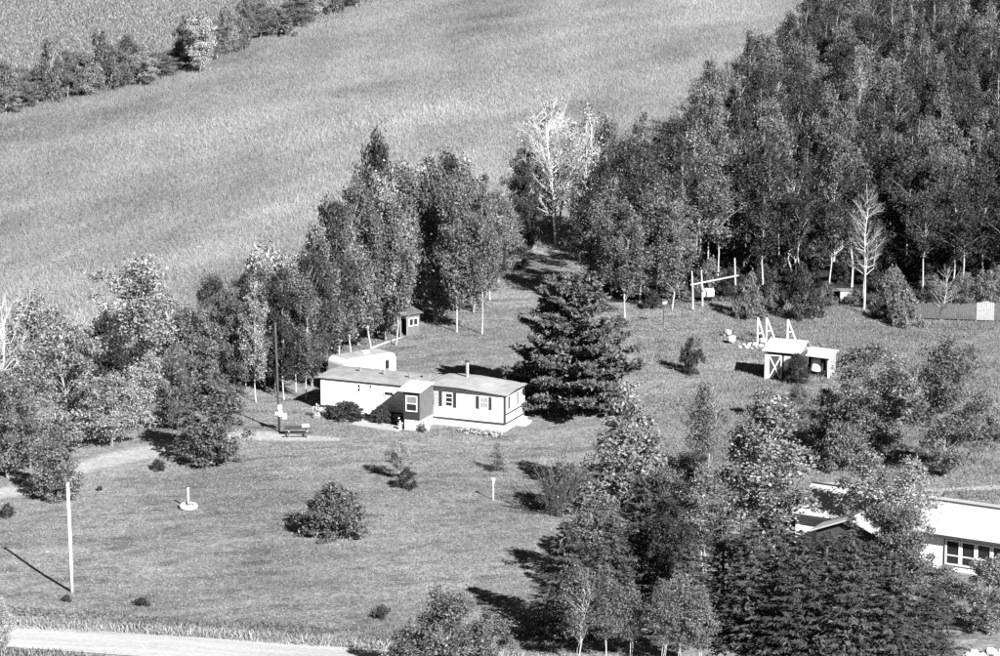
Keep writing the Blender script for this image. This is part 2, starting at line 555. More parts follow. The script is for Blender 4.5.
def bare_tree(seed, H, R, tr=0.14, nl=26, twigs=7, stems=1, base=0.18, up=0.55):
    """leafless tree: trunk, limbs and twigs; returned trunk mesh and twig mesh (the crown)"""
    rng = np.random.default_rng(seed)
    g, tw = Geo(), Geo()
    st = []
    for s in range(stems):
        az = rng.uniform(0, 6.28)
        lean = 0 if stems == 1 else R * rng.uniform(0.15, 0.55)
        w = rng.normal(size=(6, 2)) * H * 0.012
        hh = H * (1 if s == 0 else rng.uniform(0.75, 0.95))
        pts = [((0.1 * s + lean * (i / 5)) * math.cos(az) + w[i, 0] * (i > 0), (0.1 * s + lean * (i / 5)) * math.sin(az) + w[i, 1] * (i > 0), -0.15 + (hh + 0.15) * i / 5) for i in range(6)]
        g.tube(pts, [tr * (1 - 0.92 * i / 5) + 0.012 for i in range(6)], 7)
        st.append(np.array(pts))
    for k in range(nl):
        s = st[k % stems]
        t = rng.uniform(base, 0.95)
        i0 = min(4, int(t * 5))
        p0 = s[i0] + (s[i0 + 1] - s[i0]) * (t * 5 - i0)
        a = rng.uniform(0, 6.28)
        L = R * (1.15 - 0.85 * t) * rng.uniform(0.6, 1.1)
        u = np.array([math.cos(a), math.sin(a), up * rng.uniform(0.1, 2.0)])
        p1 = p0 + u * L * 0.5 + rng.normal(size=3) * 0.09 * L
        p2 = p0 + u * L + np.array([0, 0, 0.25 * L]) + rng.normal(size=3) * 0.14 * L
        r0 = tr * 0.30 * (1 - 0.7 * t) + 0.012
        g.tube([p0, p1, p2], [r0, r0 * 0.7, 0.012], 5, cap=False)
        for j in range(twigs):
            q = rng.uniform(0.25, 1.0)
            b0 = p0 + (p1 - p0) * q * 2 if q < 0.5 else p1 + (p2 - p1) * (q * 2 - 1)
            d = u * 0.7 + rng.normal(size=3) * 0.45 + np.array([0, 0, 0.35])
            b1 = b0 + d * L * 0.34 * rng.uniform(0.5, 1.2)
            tw.tube([b0, b1], [0.018, 0.006], 3, cap=False)
            b2 = b0 + (b1 - b0) * 0.5
            tw.tube([b2, b2 + (d + rng.normal(size=3) * 0.5) * L * 0.16], [0.012, 0.005], 3, cap=False)
    return g.mesh('trunk'), tw.mesh('twigs'), H, 2 * R

PROTO = {}
def reg(kind, protos, bark, leaf):
    PROTO[kind] = (protos, bark, leaf)

reg('aspen', [broadleaf(10 + i, 13, 0.20, 2.3, 'aspen', 74, 0.62, 10500, 0.215, tr=0.075, limbs=0.7, wild=0.45, zf=1.25) for i in range(6)], 'bark_white', 'leaf_mid')
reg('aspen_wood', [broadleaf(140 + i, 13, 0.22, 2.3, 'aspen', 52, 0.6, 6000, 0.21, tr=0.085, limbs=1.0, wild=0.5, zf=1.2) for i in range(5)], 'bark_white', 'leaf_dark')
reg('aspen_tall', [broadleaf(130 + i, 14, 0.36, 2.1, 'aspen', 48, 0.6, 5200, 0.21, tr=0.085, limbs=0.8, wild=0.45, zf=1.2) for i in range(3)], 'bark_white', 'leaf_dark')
PROTO['aspen_dark'] = (PROTO['aspen'][0], 'bark_grey', 'leaf_dark')
reg('maple', [broadleaf(30 + i, 10, 0.12, 3.4, 'round', 95, 0.72, 13500, 0.225, tr=0.15, limbs=0.5, wild=0.3) for i in range(4)], 'bark_grey', 'leaf_mid')
reg('maple_light', [broadleaf(36 + i, 10, 0.10, 3.3, 'round', 90, 0.75, 12500, 0.24, tr=0.15, limbs=0.5, wild=0.3) for i in range(3)], 'bark_grey', 'leaf_light')
reg('maple_big', [broadleaf(150 + i, 13, 0.10, 4.2, 'round', 120, 0.85, 19000, 0.235, tr=0.2, limbs=0.5, wild=0.3) for i in range(2)], 'bark_grey', 'leaf_light')
PROTO['maple_bright'] = (PROTO['maple_light'][0], 'bark_grey', 'leaf_bright')
PROTO['maple_dark'] = (PROTO['maple'][0], 'bark_dark', 'leaf_dark')
reg('pyramid', [broadleaf(44 + i, 9, 0.06, 2.9, 'cone', 100, 0.58, 12500, 0.23, tr=0.16, limbs=0.4, wild=0.2) for i in range(2)], 'bark_grey', 'leaf_light')
reg('birch', [broadleaf(50 + i, 9, 0.25, 2.0, 'aspen', 64, 0.62, 7500, 0.17, tr=0.055, limbs=1.0, stems=2 + i % 2, wild=0.4) for i in range(4)], 'bark_white', 'leaf_light')
reg('sparse', [broadleaf(64 + i, 13, 0.18, 4.2, 'egg', 84, 0.8, 6500, 0.20, tr=0.18, limbs=1.0, stems=3, wild=0.25) for i in range(2)], 'bark_bleached', 'leaf_bright')
reg('spruce', [spruce(70 + i, 8.5, 2.5) for i in range(4)], 'bark_dark', 'needle')
PROTO['spruce_dark'] = (PROTO['spruce'][0], 'bark_dark', 'needle_dark')
reg('small_spruce', [spruce(78, 2.4, 0.8, nw=14, nb=8, ns=16, leaf=0.22)], 'bark_dark', 'needle')
reg('pine', [white_pine(80, 10.6, 5.0)], 'bark_dark', 'needle_light')
reg('cedar', [broadleaf(84 + i, 5.5, 0.0, 1.55, 'egg', 170, 0.33, 13000, 0.15, asp=0.5, tr=0.1, limbs=0.2, wild=0.1) for i in range(2)], 'bark_dark', 'leaf_mid')
reg('shrub', [broadleaf(90 + i, 2.6, 0.0, 1.7, 'dome', 60, 0.34, 5200, 0.17, asp=0.55, tr=0.05, limbs=1.0, stems=4, wild=0.3) for i in range(4)], 'bark_grey', 'leaf_mid')
reg('round_shrub', [broadleaf(160 + i, 2.4, 0.0, 1.6, 'dome', 120, 0.33, 10500, 0.15, asp=0.5, tr=0.05, limbs=1.0, stems=4, wild=0.12) for i in range(2)], 'bark_grey', 'leaf_mid')
PROTO['shrub_dark'] = (PROTO['shrub'][0], 'bark_dark', 'leaf_dark')
PROTO['shrub_light'] = (PROTO['shrub'][0], 'bark_grey', 'leaf_light')
reg('clipped', [broadleaf(96, 1.4, 0.0, 1.0, 'dome', 120, 0.17, 9000, 0.085, asp=0.6, tr=0.04, limbs=0.3, stems=3, wild=0.05)], 'bark_dark', 'leaf_dark')
reg('flower', [broadleaf(98 + i, 0.75, 0.0, 0.45, 'dome', 22, 0.12, 380, 0.09, asp=0.8, tr=0.012, limbs=1.0, stems=4, wild=0.3) for i in range(2)], 'bark_dark', 'petal')
reg('weed', [broadleaf(104 + i, 0.8, 0.0, 0.8, 'dome', 22, 0.24, 700, 0.15, asp=0.4, tr=0.015, limbs=1.0, stems=4, wild=0.4) for i in range(2)], 'bark_dark', 'leaf_dark')
reg('bare', [bare_tree(110, 10, 3.4, 0.16, 40, 10), bare_tree(111, 11, 2.8, 0.13, 44, 14, base=0.25, up=0.5)], 'bark_bleached', 'bark_bleached')
reg('bare_big', [bare_tree(118, 13, 4.0, 0.15, 84, 16, stems=3, base=0.2, up=0.8)], 'bark_bleached', 'bark_bleached')
reg('bare_shrub', [bare_tree(114, 4.6, 2.6, 0.03, 60, 10, stems=7, base=0.1, up=1.0)], 'bark_dark', 'bark_dark')

def shared(name, me, mat, parent):
    """one more object on a shared mesh, with its own material"""
    if not me.materials:
        me.materials.append(MAT[mat])
    o = bpy.data.objects.new(name, me)
    col.objects.link(o)
    o.parent = parent
    o.material_slots[0].link = 'OBJECT'
    o.material_slots[0].material = MAT[mat]
    if name in ('twigs', 'flowers'):
        o['kind'] = 'stuff'
    return o

prng = random.Random(5)
def plant(kind, u, vb, vt, wpx, name, label, cat, group=None, pick=None, leaf=None, bark=None, trunk='trunk', crown='crown', loc=None, size=None, lean=0.0):
    """one plant standing at photo pixel (u, vb), its top at row vt, wpx pixels wide"""
    protos, bk, lf = PROTO[kind]
    tme, cme, H, W = protos[prng.randrange(len(protos)) if pick is None else pick]
    p = P(u, vb) if loc is None else Vector(loc)
    if size is None:
        h = height_to(p, vt)
        w = 1.12 * wpx / ppm(p)
    else:
        h, w = size
    t = thing(name, label, cat, p, prng.uniform(0, 6.28), group)
    t.scale = (w / W, w / W * prng.uniform(0.92, 1.08), h / H)
    if lean:
        t.rotation_euler[1] = lean
    shared(trunk, tme, bark or bk, t)
    shared(crown, cme, leaf or lf, t)
    return t

# ------------------------------------------------------------------ the setting
def pip(poly, X, Y):
    """points inside polygon"""
    inside = np.zeros(X.shape, bool)
    n = len(poly)
    for i in range(n):
        x1, y1 = poly[i]; x2, y2 = poly[(i + 1) % n]
        c = ((y1 > Y) != (y2 > Y)) & (X < (x2 - x1) * (Y - y1) / (y2 - y1 + 1e-12) + x1)
        inside ^= c
    return inside

def gpoly(pix):
    return [(p.x, p.y) for p in (P(u, v) for u, v in pix)]

gx = np.concatenate([[-6000, -2500, -1000, -400, -220], np.arange(-130, 131, 2.0), [220, 400, 1000, 2500, 6000]])
gy = np.concatenate([[-3000, -800, -200, 0, 80], np.arange(120, 640, 2.0), [700, 900, 1400, 2600, 5000, 9000]])
GX, GY = np.meshgrid(gx, gy)
GZ = hgt(GX, GY)
far = (np.abs(GX) > 300) | (GY > 800) | (GY < 60)
GZ[far] = -0.3
V = np.stack([GX, GY, GZ], -1).reshape(-1, 3)
nx = len(gx)
ii = (np.arange(len(gy) - 1)[:, None] * nx + np.arange(nx - 1)[None, :]).ravel()
Q = np.stack([ii, ii + 1, ii + nx + 1, ii + nx], 1)
ground = obj('ground', np_mesh('ground', V, Q), 'lawn', None, True)
tag(ground, 'mown grassy ground of the yard, mottled grey', 'ground', kind='structure')

MEADOW = gpoly([(-120, 330), (-120, 146), (0, 114), (130, 88), (250, 50), (365, 6), (420, -40), (900, -120), (880, 60), (800, 115), (740, 160), (700, 190), (620, 245), (560, 250), (500, 272), (420, 300), (330, 345), (230, 370), (60, 372), (-120, 380)])
FARF = gpoly([(-160, 146), (0, 104), (130, 78), (250, 40), (365, -4), (520, -70), (300, -150), (-500, -150), (-400, 100)])
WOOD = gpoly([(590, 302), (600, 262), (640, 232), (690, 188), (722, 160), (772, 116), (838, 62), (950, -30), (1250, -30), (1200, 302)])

def sheet(name, poly, mat, dz, step, label):
    xs = [p[0] for p in poly]; ys = [p[1] for p in poly]
    X, Y = np.meshgrid(np.arange(min(xs), max(xs) + step, step), np.arange(min(ys), max(ys) + step, step))
    nX = X.shape[1]
    idx = (np.arange(X.shape[0] - 1)[:, None] * nX + np.arange(nX - 1)[None, :])
    keep = pip(poly, X[:-1, :-1] + step / 2, Y[:-1, :-1] + step / 2)
    i2 = idx[keep]
    Q = np.stack([i2, i2 + 1, i2 + nX + 1, i2 + nX], 1)
    used, inv = np.unique(Q, return_inverse=True)
    # ground height as the 2 m ground grid has it (bilinear), so the sheet never dips under it
    gx0 = np.floor(X / 2) * 2; gy0 = np.floor(Y / 2) * 2
    fx = (X - gx0) / 2; fy = (Y - gy0) / 2
    Z = (hgt(gx0, gy0) * (1 - fx) * (1 - fy) + hgt(gx0 + 2, gy0) * fx * (1 - fy) + hgt(gx0, gy0 + 2) * (1 - fx) * fy + hgt(gx0 + 2, gy0 + 2) * fx * fy) + dz
    VV = np.stack([X, Y, Z], -1).reshape(-1, 3)[used]
    o = obj(name, np_mesh(name, VV, inv.reshape(-1, 4)), mat, None, True)
    return tag(o, label, name.replace('_', ' '), kind='structure')

sheet('meadow', MEADOW, 'meadow', 0.02, 1.0, 'broad pale meadow of uncut grass behind the trees')
sheet('far_field', FARF, 'far_field', 0.02, 2.0, 'darker field beyond the hedgerow at the top left')
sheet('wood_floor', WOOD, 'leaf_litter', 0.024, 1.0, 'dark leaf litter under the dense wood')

def ribbon(name, pix_a, pix_b, mat, dz, n, label, across=6, soft=False):
    """strip between two pixel polylines (same number of points), laid on the ground"""
    def samp(line):
        pts = np.array(line, float); s = np.linspace(0, len(pts) - 1, n)
        return np.stack([np.interp(s, np.arange(len(pts)), pts[:, k]) for k in (0, 1)], 1)
    A, B = samp(pix_a), samp(pix_b)
    V, tone = [], []
    for i in range(n):
        for k in range(across + 1):
            q = A[i] + (B[i] - A[i]) * k / across
            V.append(tuple(P(q[0], q[1], dz)))
            e = min(k, across - k) / (across / 2)
            tone.append(min(1, e * 1.4) * 0.85 - 0.05 if soft else 1.0)
    ii = (np.arange(n - 1)[:, None] * (across + 1) + np.arange(across)[None, :]).ravel()
    Q = np.stack([ii, ii + 1, ii + across + 2, ii + across + 1], 1)
    me = np_mesh(name, np.array(V), Q, np.array(tone))
    o = obj(name, me, mat, None, True)
    return tag(o, label, name.replace('_', ' '), kind='structure')

ribbon('road', [(-1400, 534), (-700, 580), (0, 625), (350, 648), (1100, 698), (1900, 750)], [(-1400, 550), (-700, 599), (0, 647), (350, 672), (1100, 725), (1900, 782)], 'gravel', 0.035, 180, 'pale gravel road crossing the bottom left corner')
ribbon('dirt_path', [(-30, 487), (30, 476), (100, 446), (160, 436), (240, 424), (290, 430), (340, 436)], [(-30, 512), (30, 502), (100, 478), (160, 464), (240, 446), (290, 446), (340, 444)], 'dirt', 0.03, 90, 'faint pale track from the left edge to the house', across=10, soft=True)
ribbon('driveway', [(925, 488), (1060, 478)], [(925, 494), (1060, 492)], 'dirt', 0.03, 24, 'pale strip of driveway behind the white roofed house', across=8, soft=True)

# ------------------------------------------------------------------ grasses (stuff)
def blades(name, poly, n, hlo, hhi, wlo, whi, mat, label, seed, avoid=(), keep=None, tone=(0.6, 1.4), bands=0.0):
    rng = np.random.default_rng(seed)
    xs = [p[0] for p in poly]; ys = [p[1] for p in poly]
    X = rng.uniform(min(xs), max(xs), n * 2); Y = rng.uniform(min(ys), max(ys), n * 2)
    k = pip(poly, X, Y)
    for a in avoid:
        k &= ~pip(a, X, Y)
    X, Y = X[k][:n], Y[k][:n]
    if keep is not None:
        k = keep(X, Y, rng)
        X, Y = X[k], Y[k]
    m_ = len(X)
    Z = hgt(X, Y)
    a = rng.uniform(0, 2 * math.pi, m_)
    w = rng.uniform(wlo, whi, m_); h = rng.uniform(hlo, hhi, m_)
    dx, dy = np.cos(a) * w / 2, np.sin(a) * w / 2
    lx, ly = rng.normal(size=m_) * h * 0.35, rng.normal(size=m_) * h * 0.35
    if bands:
        q = X * 0.95 - Y * 0.30
        r2 = X * 0.30 + Y * 0.95
        band = 1 + bands * (np.sin(q * 0.17 + 1.6 * np.sin(r2 * 0.025)) * np.sin(r2 * 0.045 + 1.2 * np.sin(q * 0.09)) + 0.6 * np.sin(q * 0.06 + 2 + np.sin(r2 * 0.04)) + 0.5 * np.sin(q * 0.43 + 2 * np.sin(r2 * 0.06)) * np.sin(r2 * 0.11 + q * 0.13))
    else:
        band = 1.0
    V = np.stack([np.stack([X - dx, Y - dy, Z - 0.03], 1), np.stack([X + dx, Y + dy, Z - 0.03], 1), np.stack([X + lx + dx * 0.35, Y + ly + dy * 0.35, Z + h], 1), np.stack([X + lx - dx * 0.6, Y + ly - dy * 0.6, Z + h * 0.9], 1)], 1).reshape(-1, 3)
    o = obj(name, np_mesh(name, V, np.arange(4 * m_).reshape(-1, 4), rng.uniform(tone[0], tone[1], m_) * band), mat)
    return tag(o, label, 'grass', kind='stuff')

def patchy(s, thr):
    def f(X, Y, rng):
        q = np.sin(X * s + 1.7 * np.sin(Y * s * 0.6)) * np.sin(Y * s * 1.3 + 1.1 * np.sin(X * s * 0.8)) + rng.normal(size=len(X)) * 0.5
        return q > thr
    return f

PATHP = gpoly([(-30, 494), (30, 483), (100, 453), (160, 443), (240, 430), (290, 434), (290, 442), (240, 440), (160, 458), (100, 471), (30, 495), (-30, 505)])
VIEWM = gpoly([(-110, 345), (-110, 133), (0, 107), (130, 81), (250, 43), (365, -3), (420, -30), (900, -30), (860, 40), (800, 112), (740, 155), (700, 185), (620, 240), (560, 245), (420, 295), (330, 340), (230, 365), (-110, 372)])
HOUSEP = gpoly([(319, 414), (505, 433), (536, 414), (350, 396)])
LAWN = gpoly([(-30, 618), (-30, 380), (250, 372), (330, 350), (430, 300), (520, 255), (560, 240), (600, 300), (640, 310), (640, 480), (520, 640), (300, 636)])
ROUGH = gpoly([(630, 300), (1030, 300), (1030, 560), (700, 560), (560, 650), (520, 640), (640, 480)])
blades('tall_grass', VIEWM, 420000, 0.18, 0.55, 0.02, 0.08, 'meadow_blades', 'tall pale uncut grass standing all over the meadow', 1, tone=(0.78, 1.22), bands=0.3)
blades('field_grass', gpoly([(-20, 100), (130, 74), (250, 36), (340, -5), (-20, -5)]), 30000, 0.2, 0.5, 0.1, 0.3, 'grass_blades', 'short grass of the field beyond the hedgerow', 2)
blades('lawn_grass', LAWN, 150000, 0.02, 0.09, 0.03, 0.10, 'grass_blades', 'short tufted grass of the mown yard', 3, avoid=(PATHP, HOUSEP), keep=patchy(0.35, -0.5), tone=(0.4, 1.6))
blades('rough_grass', ROUGH, 120000, 0.03, 0.17, 0.025, 0.08, 'grass_blades', 'rough grass around the shed', 4, tone=(0.45, 1.5))
blades('verge_grass', gpoly([(-20, 617), (-20, 627), (350, 649), (620, 668), (620, 660), (350, 640)]), 15000, 0.06, 0.34, 0.02, 0.08, 'straw_blades', 'pale dry grass along the road edge', 5, tone=(0.5, 1.4), keep=patchy(0.7, -0.6))
blades('verge_dark_tufts', gpoly([(-20, 607), (-20, 615), (350, 639), (560, 652), (560, 645), (350, 630)]), 6000, 0.05, 0.24, 0.03, 0.10, 'dark_blades', 'dark tufts in a strip above the dry grass', 6, tone=(0.5, 2.6), keep=patchy(0.9, -0.35))  # thin patchy strip of dark blades above the dry grass
blades('rough_weeds', ROUGH, 60000, 0.06, 0.32, 0.03, 0.11, 'dark_blades', 'patches of darker weeds in the rough grass around the shed', 8, tone=(0.6, 2.4), keep=patchy(0.45, 0.75))
blades('near_verge_grass', gpoly([(-20, 648), (60, 653), (130, 662), (-20, 662)]), 900, 0.1, 0.35, 0.05, 0.16, 'grass_blades', 'grass below the road in the bottom left corner', 7)

# ------------------------------------------------------------------ the mobile home
A_, B_ = P(321, 410), P(505, 432.5)
base_z = min(A_.z, B_.z) - 0.05
hv = B_ - A_
TH = math.atan2(hv.y, hv.x)
HL, HW = math.hypot(hv.x, hv.y), 3.9
home = thing('mobile_home', 'long white mobile home with a low grey roof and a dark entry porch', 'mobile home', (A_.x, A_.y, base_z), TH)
home.scale = (1, 1, 1.08)

def hx(u):
    """distance along the house front for a photo column (front wall line, mid height)"""
    # intersect the view ray's vertical plane with the front line
    k = (u - 500) / F
    d0 = math.cos(PITCH)
    # x = k * depth ; depth = y*cosP + (HC-z)*sinP
    c, s = math.cos(TH), math.sin(TH)
    zz = (HC - base_z - 1.5) * math.sin(PITCH)
    # A.x + t*c = k*((A.y + t*s)*cosP + zz)
    return (k * (A_.y * d0 + zz) - A_.x) / (c - k * s * d0)

def eave(x):
    return 2.74 if x < 8.3 else float(np.interp(x, [8.3, 9.3, 11.6, 12.6, 15.5], [2.80, 2.98, 2.98, 2.90, 2.72]))

Geo().box(0.04, HL - 0.04, 0.04, HW - 0.04, -0.3, 0.62).build('skirting', 'siding_white', home)
Geo().box(0, HL, 0, HW, 0.62, 2.62).build('wall', 'siding_white', home)
# fine horizontal siding joints as real shallow laps
g = Geo()
for k in range(1, 10):
    g.box(0.02, HL - 0.02, -0.006, 0.0, 0.62 + k * 0.2 - 0.012, 0.62 + k * 0.2)
g.build('siding_lap', 'siding_white', home)
g = Geo()
g.box(-0.02, HL + 0.025, -0.03, -0.004, 0.58, 0.70); g.box(HL + 0.002, HL + 0.03, -0.004, HW, 0.58, 0.70)
g.build('base_trim', 'trim_dark', home)
Geo().box(HL + 0.002, HL + 0.022, 0.1, HW, 1.22, 1.34).build('end_band', 'trim_dark', home)
Geo().box(HL - 0.09, HL + 0.035, -0.035, 0.09, 0.70, 2.6).build('corner_trim', 'trim_dark', home)
g = Geo()
# eave fascia: follows the raised right-hand roof
xs = [-0.12, 4.0, 8.3, 8.31, 9.3, 10.0, 11.6, 12.6, 14.0, HL + 0.14]
for i in range(len(xs) - 1):
    x0, x1 = xs[i], xs[i + 1]
    if x1 - x0 < 0.05: continue
    e0, e1 = eave(x0 + 0.001), eave(x1 - 0.001)
    V = [(x0, -0.10, 2.58), (x1, -0.10, 2.58), (x1, -0.10, e1 - 0.02), (x0, -0.10, e0 - 0.02), (x0, HW + 0.10, 2.58), (x1, HW + 0.10, 2.58), (x1, HW + 0.10, e1 - 0.02), (x0, HW + 0.10, e0 - 0.02)]
    g.add(V, [(0, 1, 2, 3), (5, 4, 7, 6), (0, 3, 7, 4), (1, 5, 6, 2), (4, 5, 1, 0), (3, 2, 6, 7)])
g.build('fascia', 'trim_dark', home)

def roof_part(name, xs, rise, mat, ov=0.17):
    g = Geo(); ny = 7
    V = []
    for x in xs:
        for k in range(ny):
            q = k / (ny - 1)
            y = -ov + (HW + 2 * ov) * q
            hip = min(1.0, (xs[-1] - x) / 1.2) if name == 'roof' else 1.0
            sag = 0.02 * math.sin(x * 1.9 + k)
            V.append((x, y, eave(min(max(x, xs[0] + 0.01), xs[-1] - 0.01)) + rise * math.sin(math.pi * q) + sag * math.sin(math.pi * q)))
    n = len(V)
    V2 = V + [(x, y, z - 0.06) for x, y, z in V]
    Fc = []
    m_ = len(xs)
    for i in range(m_ - 1):
        for k in range(ny - 1):
            a = i * ny + k
            Fc.append((a, a + ny, a + ny + 1, a + 1)); Fc.append((n + a, n + a + 1, n + a + ny + 1, n + a + ny))
    for i in range(m_ - 1):
        a, b = i * ny, (i + 1) * ny
        Fc.append((a, n + a, n + b, b)); Fc.append((a + ny - 1, b + ny - 1, n + b + ny - 1, n + a + ny - 1))
    for k in range(ny - 1):
        Fc.append((k, k + 1, n + k + 1, n + k)); a = (m_ - 1) * ny + k
        Fc.append((a, n + a, n + a + 1, a + 1))
    g.add(V2, Fc)
    return g.build(name, mat, home, False)
r1 = roof_part('roof', list(np.linspace(-0.18, 8.32, 12)), 0.09, 'roof_grey')
r2 = roof_part('roof', list(np.linspace(8.28, HL + 0.2, 12)), 0.10, 'roof_grey_light')
r1['label'] = 'lower grey roof over the left half'; r2['label'] = 'raised paler roof over the right half'
g = Geo()
for x in (1.6, 3.2, 4.8, 6.4):
    g.box(x - 0.012, x + 0.012, -0.1, HW * 0.5, 2.76, 2.765)
for (x, y, z) in ((4.3, 2.2, 2.86), (6.6, 1.9, 2.87), (2.2, 2.4, 2.85)):
    Geo().lathe([(0.0, 0.3), (0.16, 0.3), (0.16, 0.22), (0.08, 0.2), (0.08, 0.0)], 10, (x, y, z)).build('roof_vent', 'metal_grey', home)
g = Geo(); cx, cy = hx(452), 2.9
g.lathe([(0.13, -0.15), (0.13, 1.0), (0.12, 1.0), (0.12, 1.02)], 12, (cx, cy, 3.1)); ch = g.build('chimney', 'metal_grey', home, True)
Geo().lathe([(0.0, 0.14), (0.19, 0.1), (0.19, 0.04), (0.0, 0.04)], 12, (cx, cy, 4.1)).build('chimney_cap', 'trim_dark', ch)
Geo().box(7.5, 8.0, 2.3, 2.8, 2.8, 3.1).build('roof_hatch', 'metal_grey', home)

def win(x0, x1, z0, z1, shutters=(0, 0), pane='glass_dark', bars=1, pale_pane=False, bottom_dark=False):
    """window in the front wall"""
    fr = Geo(); t = 0.05
    fr.box(x0, x1, -0.06, -0.008, z0, z0 + t); fr.box(x0, x1, -0.06, -0.008, z1 - t, z1)
    fr.box(x0, x0 + t, -0.06, -0.008, z0 + t, z1 - t); fr.box(x1 - t, x1, -0.06, -0.008, z0 + t, z1 - t)
    for b in range(bars):
        zz = z0 + (z1 - z0) * (b + 1) / (bars + 1)
        fr.box(x0 + t, x1 - t, -0.055, -0.03, zz - 0.02, zz + 0.02)
    w = fr.build('window', 'white_paint', home)
    Geo().box(x0 + t, x1 - t, -0.028, -0.012, z0 + t, z1 - t).build('pane', pane, w)
    for side, sw in zip((-1, 1), shutters):
        if sw:
            s0, s1 = (x0 - sw - 0.02, x0 - 0.02) if side < 0 else (x1 + 0.02, x1 + sw + 0.02)
            Geo().box(s0, s1, -0.05, -0.008, z0 - 0.03, z1 + 0.03).build('shutter', 'shutter_dark', home)
    return w
win(hx(434.8), hx(438.6), 1.52, 2.46, (0, 0.28), 'pale_pane', 2)  # pale sash reflection is put into this pane's colour
win(hx(445.4), hx(453.0), 1.50, 2.46, (0, 0.26), 'glass_dark', 2)
win(hx(479.5), hx(488.6), 1.60, 2.42, (0.24, 0.24), 'pale_pane', 1)
win(hx(357.4), hx(361.0), 1.90, 2.48, (0, 0), 'glass_dark', 1)
win(hx(384.0), hx(394.0), 1.82, 2.14, (0, 0), 'glass_dark', 0)
Geo().box(hx(370), hx(371.6), -0.03, -0.008, 2.3, 2.44).build('wall_vent', 'trim_dark', home)
# end wall window, facing right
g = Geo(); y0, y1, z0, z1, t = 0.85, 2.2, 1.62, 2.42, 0.05
for q in ((y0, y1, z0, z0 + t), (y0, y1, z1 - t, z1), (y0, y0 + t, z0 + t, z1 - t), (y1 - t, y1, z0 + t, z1 - t), ((y0 + y1) / 2 - 0.02, (y0 + y1) / 2 + 0.02, z0 + t, z1 - t)):
    g.box(HL + 0.006, HL + 0.05, *q)
w = g.build('window', 'white_paint', home)
Geo().box(HL + 0.01, HL + 0.03, y0 + t, y1 - t, z0 + t, z1 - t).build('pane', 'pale_pane', w)
for a, b in ((y0 - 0.27, y0 - 0.02), (y1 + 0.02, y1 + 0.3)):
    Geo().box(HL + 0.006, HL + 0.045, a, b, z0 - 0.03, z1 + 0.03).build('shutter', 'shutter_dark', home)
# white steps at the right end
g = Geo(); g.box(HL + 0.04, HL + 0.75, 2.2, 3.4, -0.2, 0.28); g.box(HL + 0.04, HL + 0.42, 2.25, 3.35, 0.28, 0.52)
g.build('end_step', 'white_paint', home)
# entry porch
px1 = hx(433.5); px0 = px1 - 1.32; PD = 2.55
Geo().box(px0 + 0.06, px1 - 0.06, -PD + 0.06, -0.05, -0.3, 0.92).build('porch_base', 'white_paint', home)
pw = Geo().box(px0, px1, -PD, -0.02, 0.92, 2.86).build('porch_wall', 'panel_dark', home)
Geo().box(px1 + 0.002, px1 + 0.03, -PD - 0.002, -0.03, 0.9, 2.88).build('porch_side_panel', 'wood_weathered', pw)
g = Geo(); V = [(px0 - 0.45, -PD - 0.2, 2.9), (px1 + 0.14, -PD - 0.2, 2.9), (px1 + 0.14, -0.13, 3.1), (px0 - 0.45, -0.13, 3.1)]
V += [(x, y, z + 0.07) for x, y, z in V]
g.add(V, [(3, 2, 1, 0), (4, 5, 6, 7), (0, 1, 5, 4), (1, 2, 6, 5), (2, 3, 7, 6), (3, 0, 4, 7)]); g.build('porch_roof', 'white_paint', home)
g = Geo(); x0, x1, z0, z1, t = px0 + 0.2, px1 - 0.18, 1.5, 2.62, 0.07
for q in ((x0, x1, z0, z0 + t), (x0, x1, z1 - t, z1), (x0, x0 + t, z0 + t, z1 - t), (x1 - t, x1, z0 + t, z1 - t), (x0 + t, x1 - t, 2.03, 2.09)):
    g.box(q[0], q[1], -PD - 0.05, -PD - 0.002, q[2], q[3])
w = g.build('porch_window', 'white_paint', home)
Geo().box(x0 + t, x1 - t, -PD - 0.03, -PD - 0.006, z0 + t, 2.03).build('pane', 'glass_dark', w)
Geo().box(x0 + t, x1 - t, -PD - 0.03, -PD - 0.006, 2.09, z1 - t).build('pane', 'wood_grey', w)  # reflection in the upper pane, put into its grey colour
# front door and lamp in the shade of the porch
g = Geo().box(px0 - 1.15, px0 - 0.25, -0.05, -0.008, 0.68, 2.55); dr = g.build('door', 'shutter_dark', home)
Geo().box(px0 - 1.05, px0 - 1.0, -0.1, -0.05, 1.5, 1.6).build('door_handle', 'metal_grey', dr)
g = Geo(); g.box(px0 - 1.3, px0 - 0.08, -1.2, -0.06, -0.2, 0.55); g.box(px0 - 1.3, px0 - 0.08, -1.6, -1.2, -0.2, 0.25); g.build('door_step', 'wood_dark', home)
Geo().lathe([(0.0, 0.1), (0.08, 0.05), (0.1, -0.05), (0.06, -0.12), (0, -0.12)], 10, (px0 - 0.08, -PD + 0.25, 2.3)).build('porch_lamp', 'white_paint', home, True)

def on_house(x, y):
    c, s = math.cos(TH), math.sin(TH)
    X, Y = A_.x + x * c - y * s, A_.y + x * s + y * c
    return Vector((X, Y, float(hgt(X, Y))))

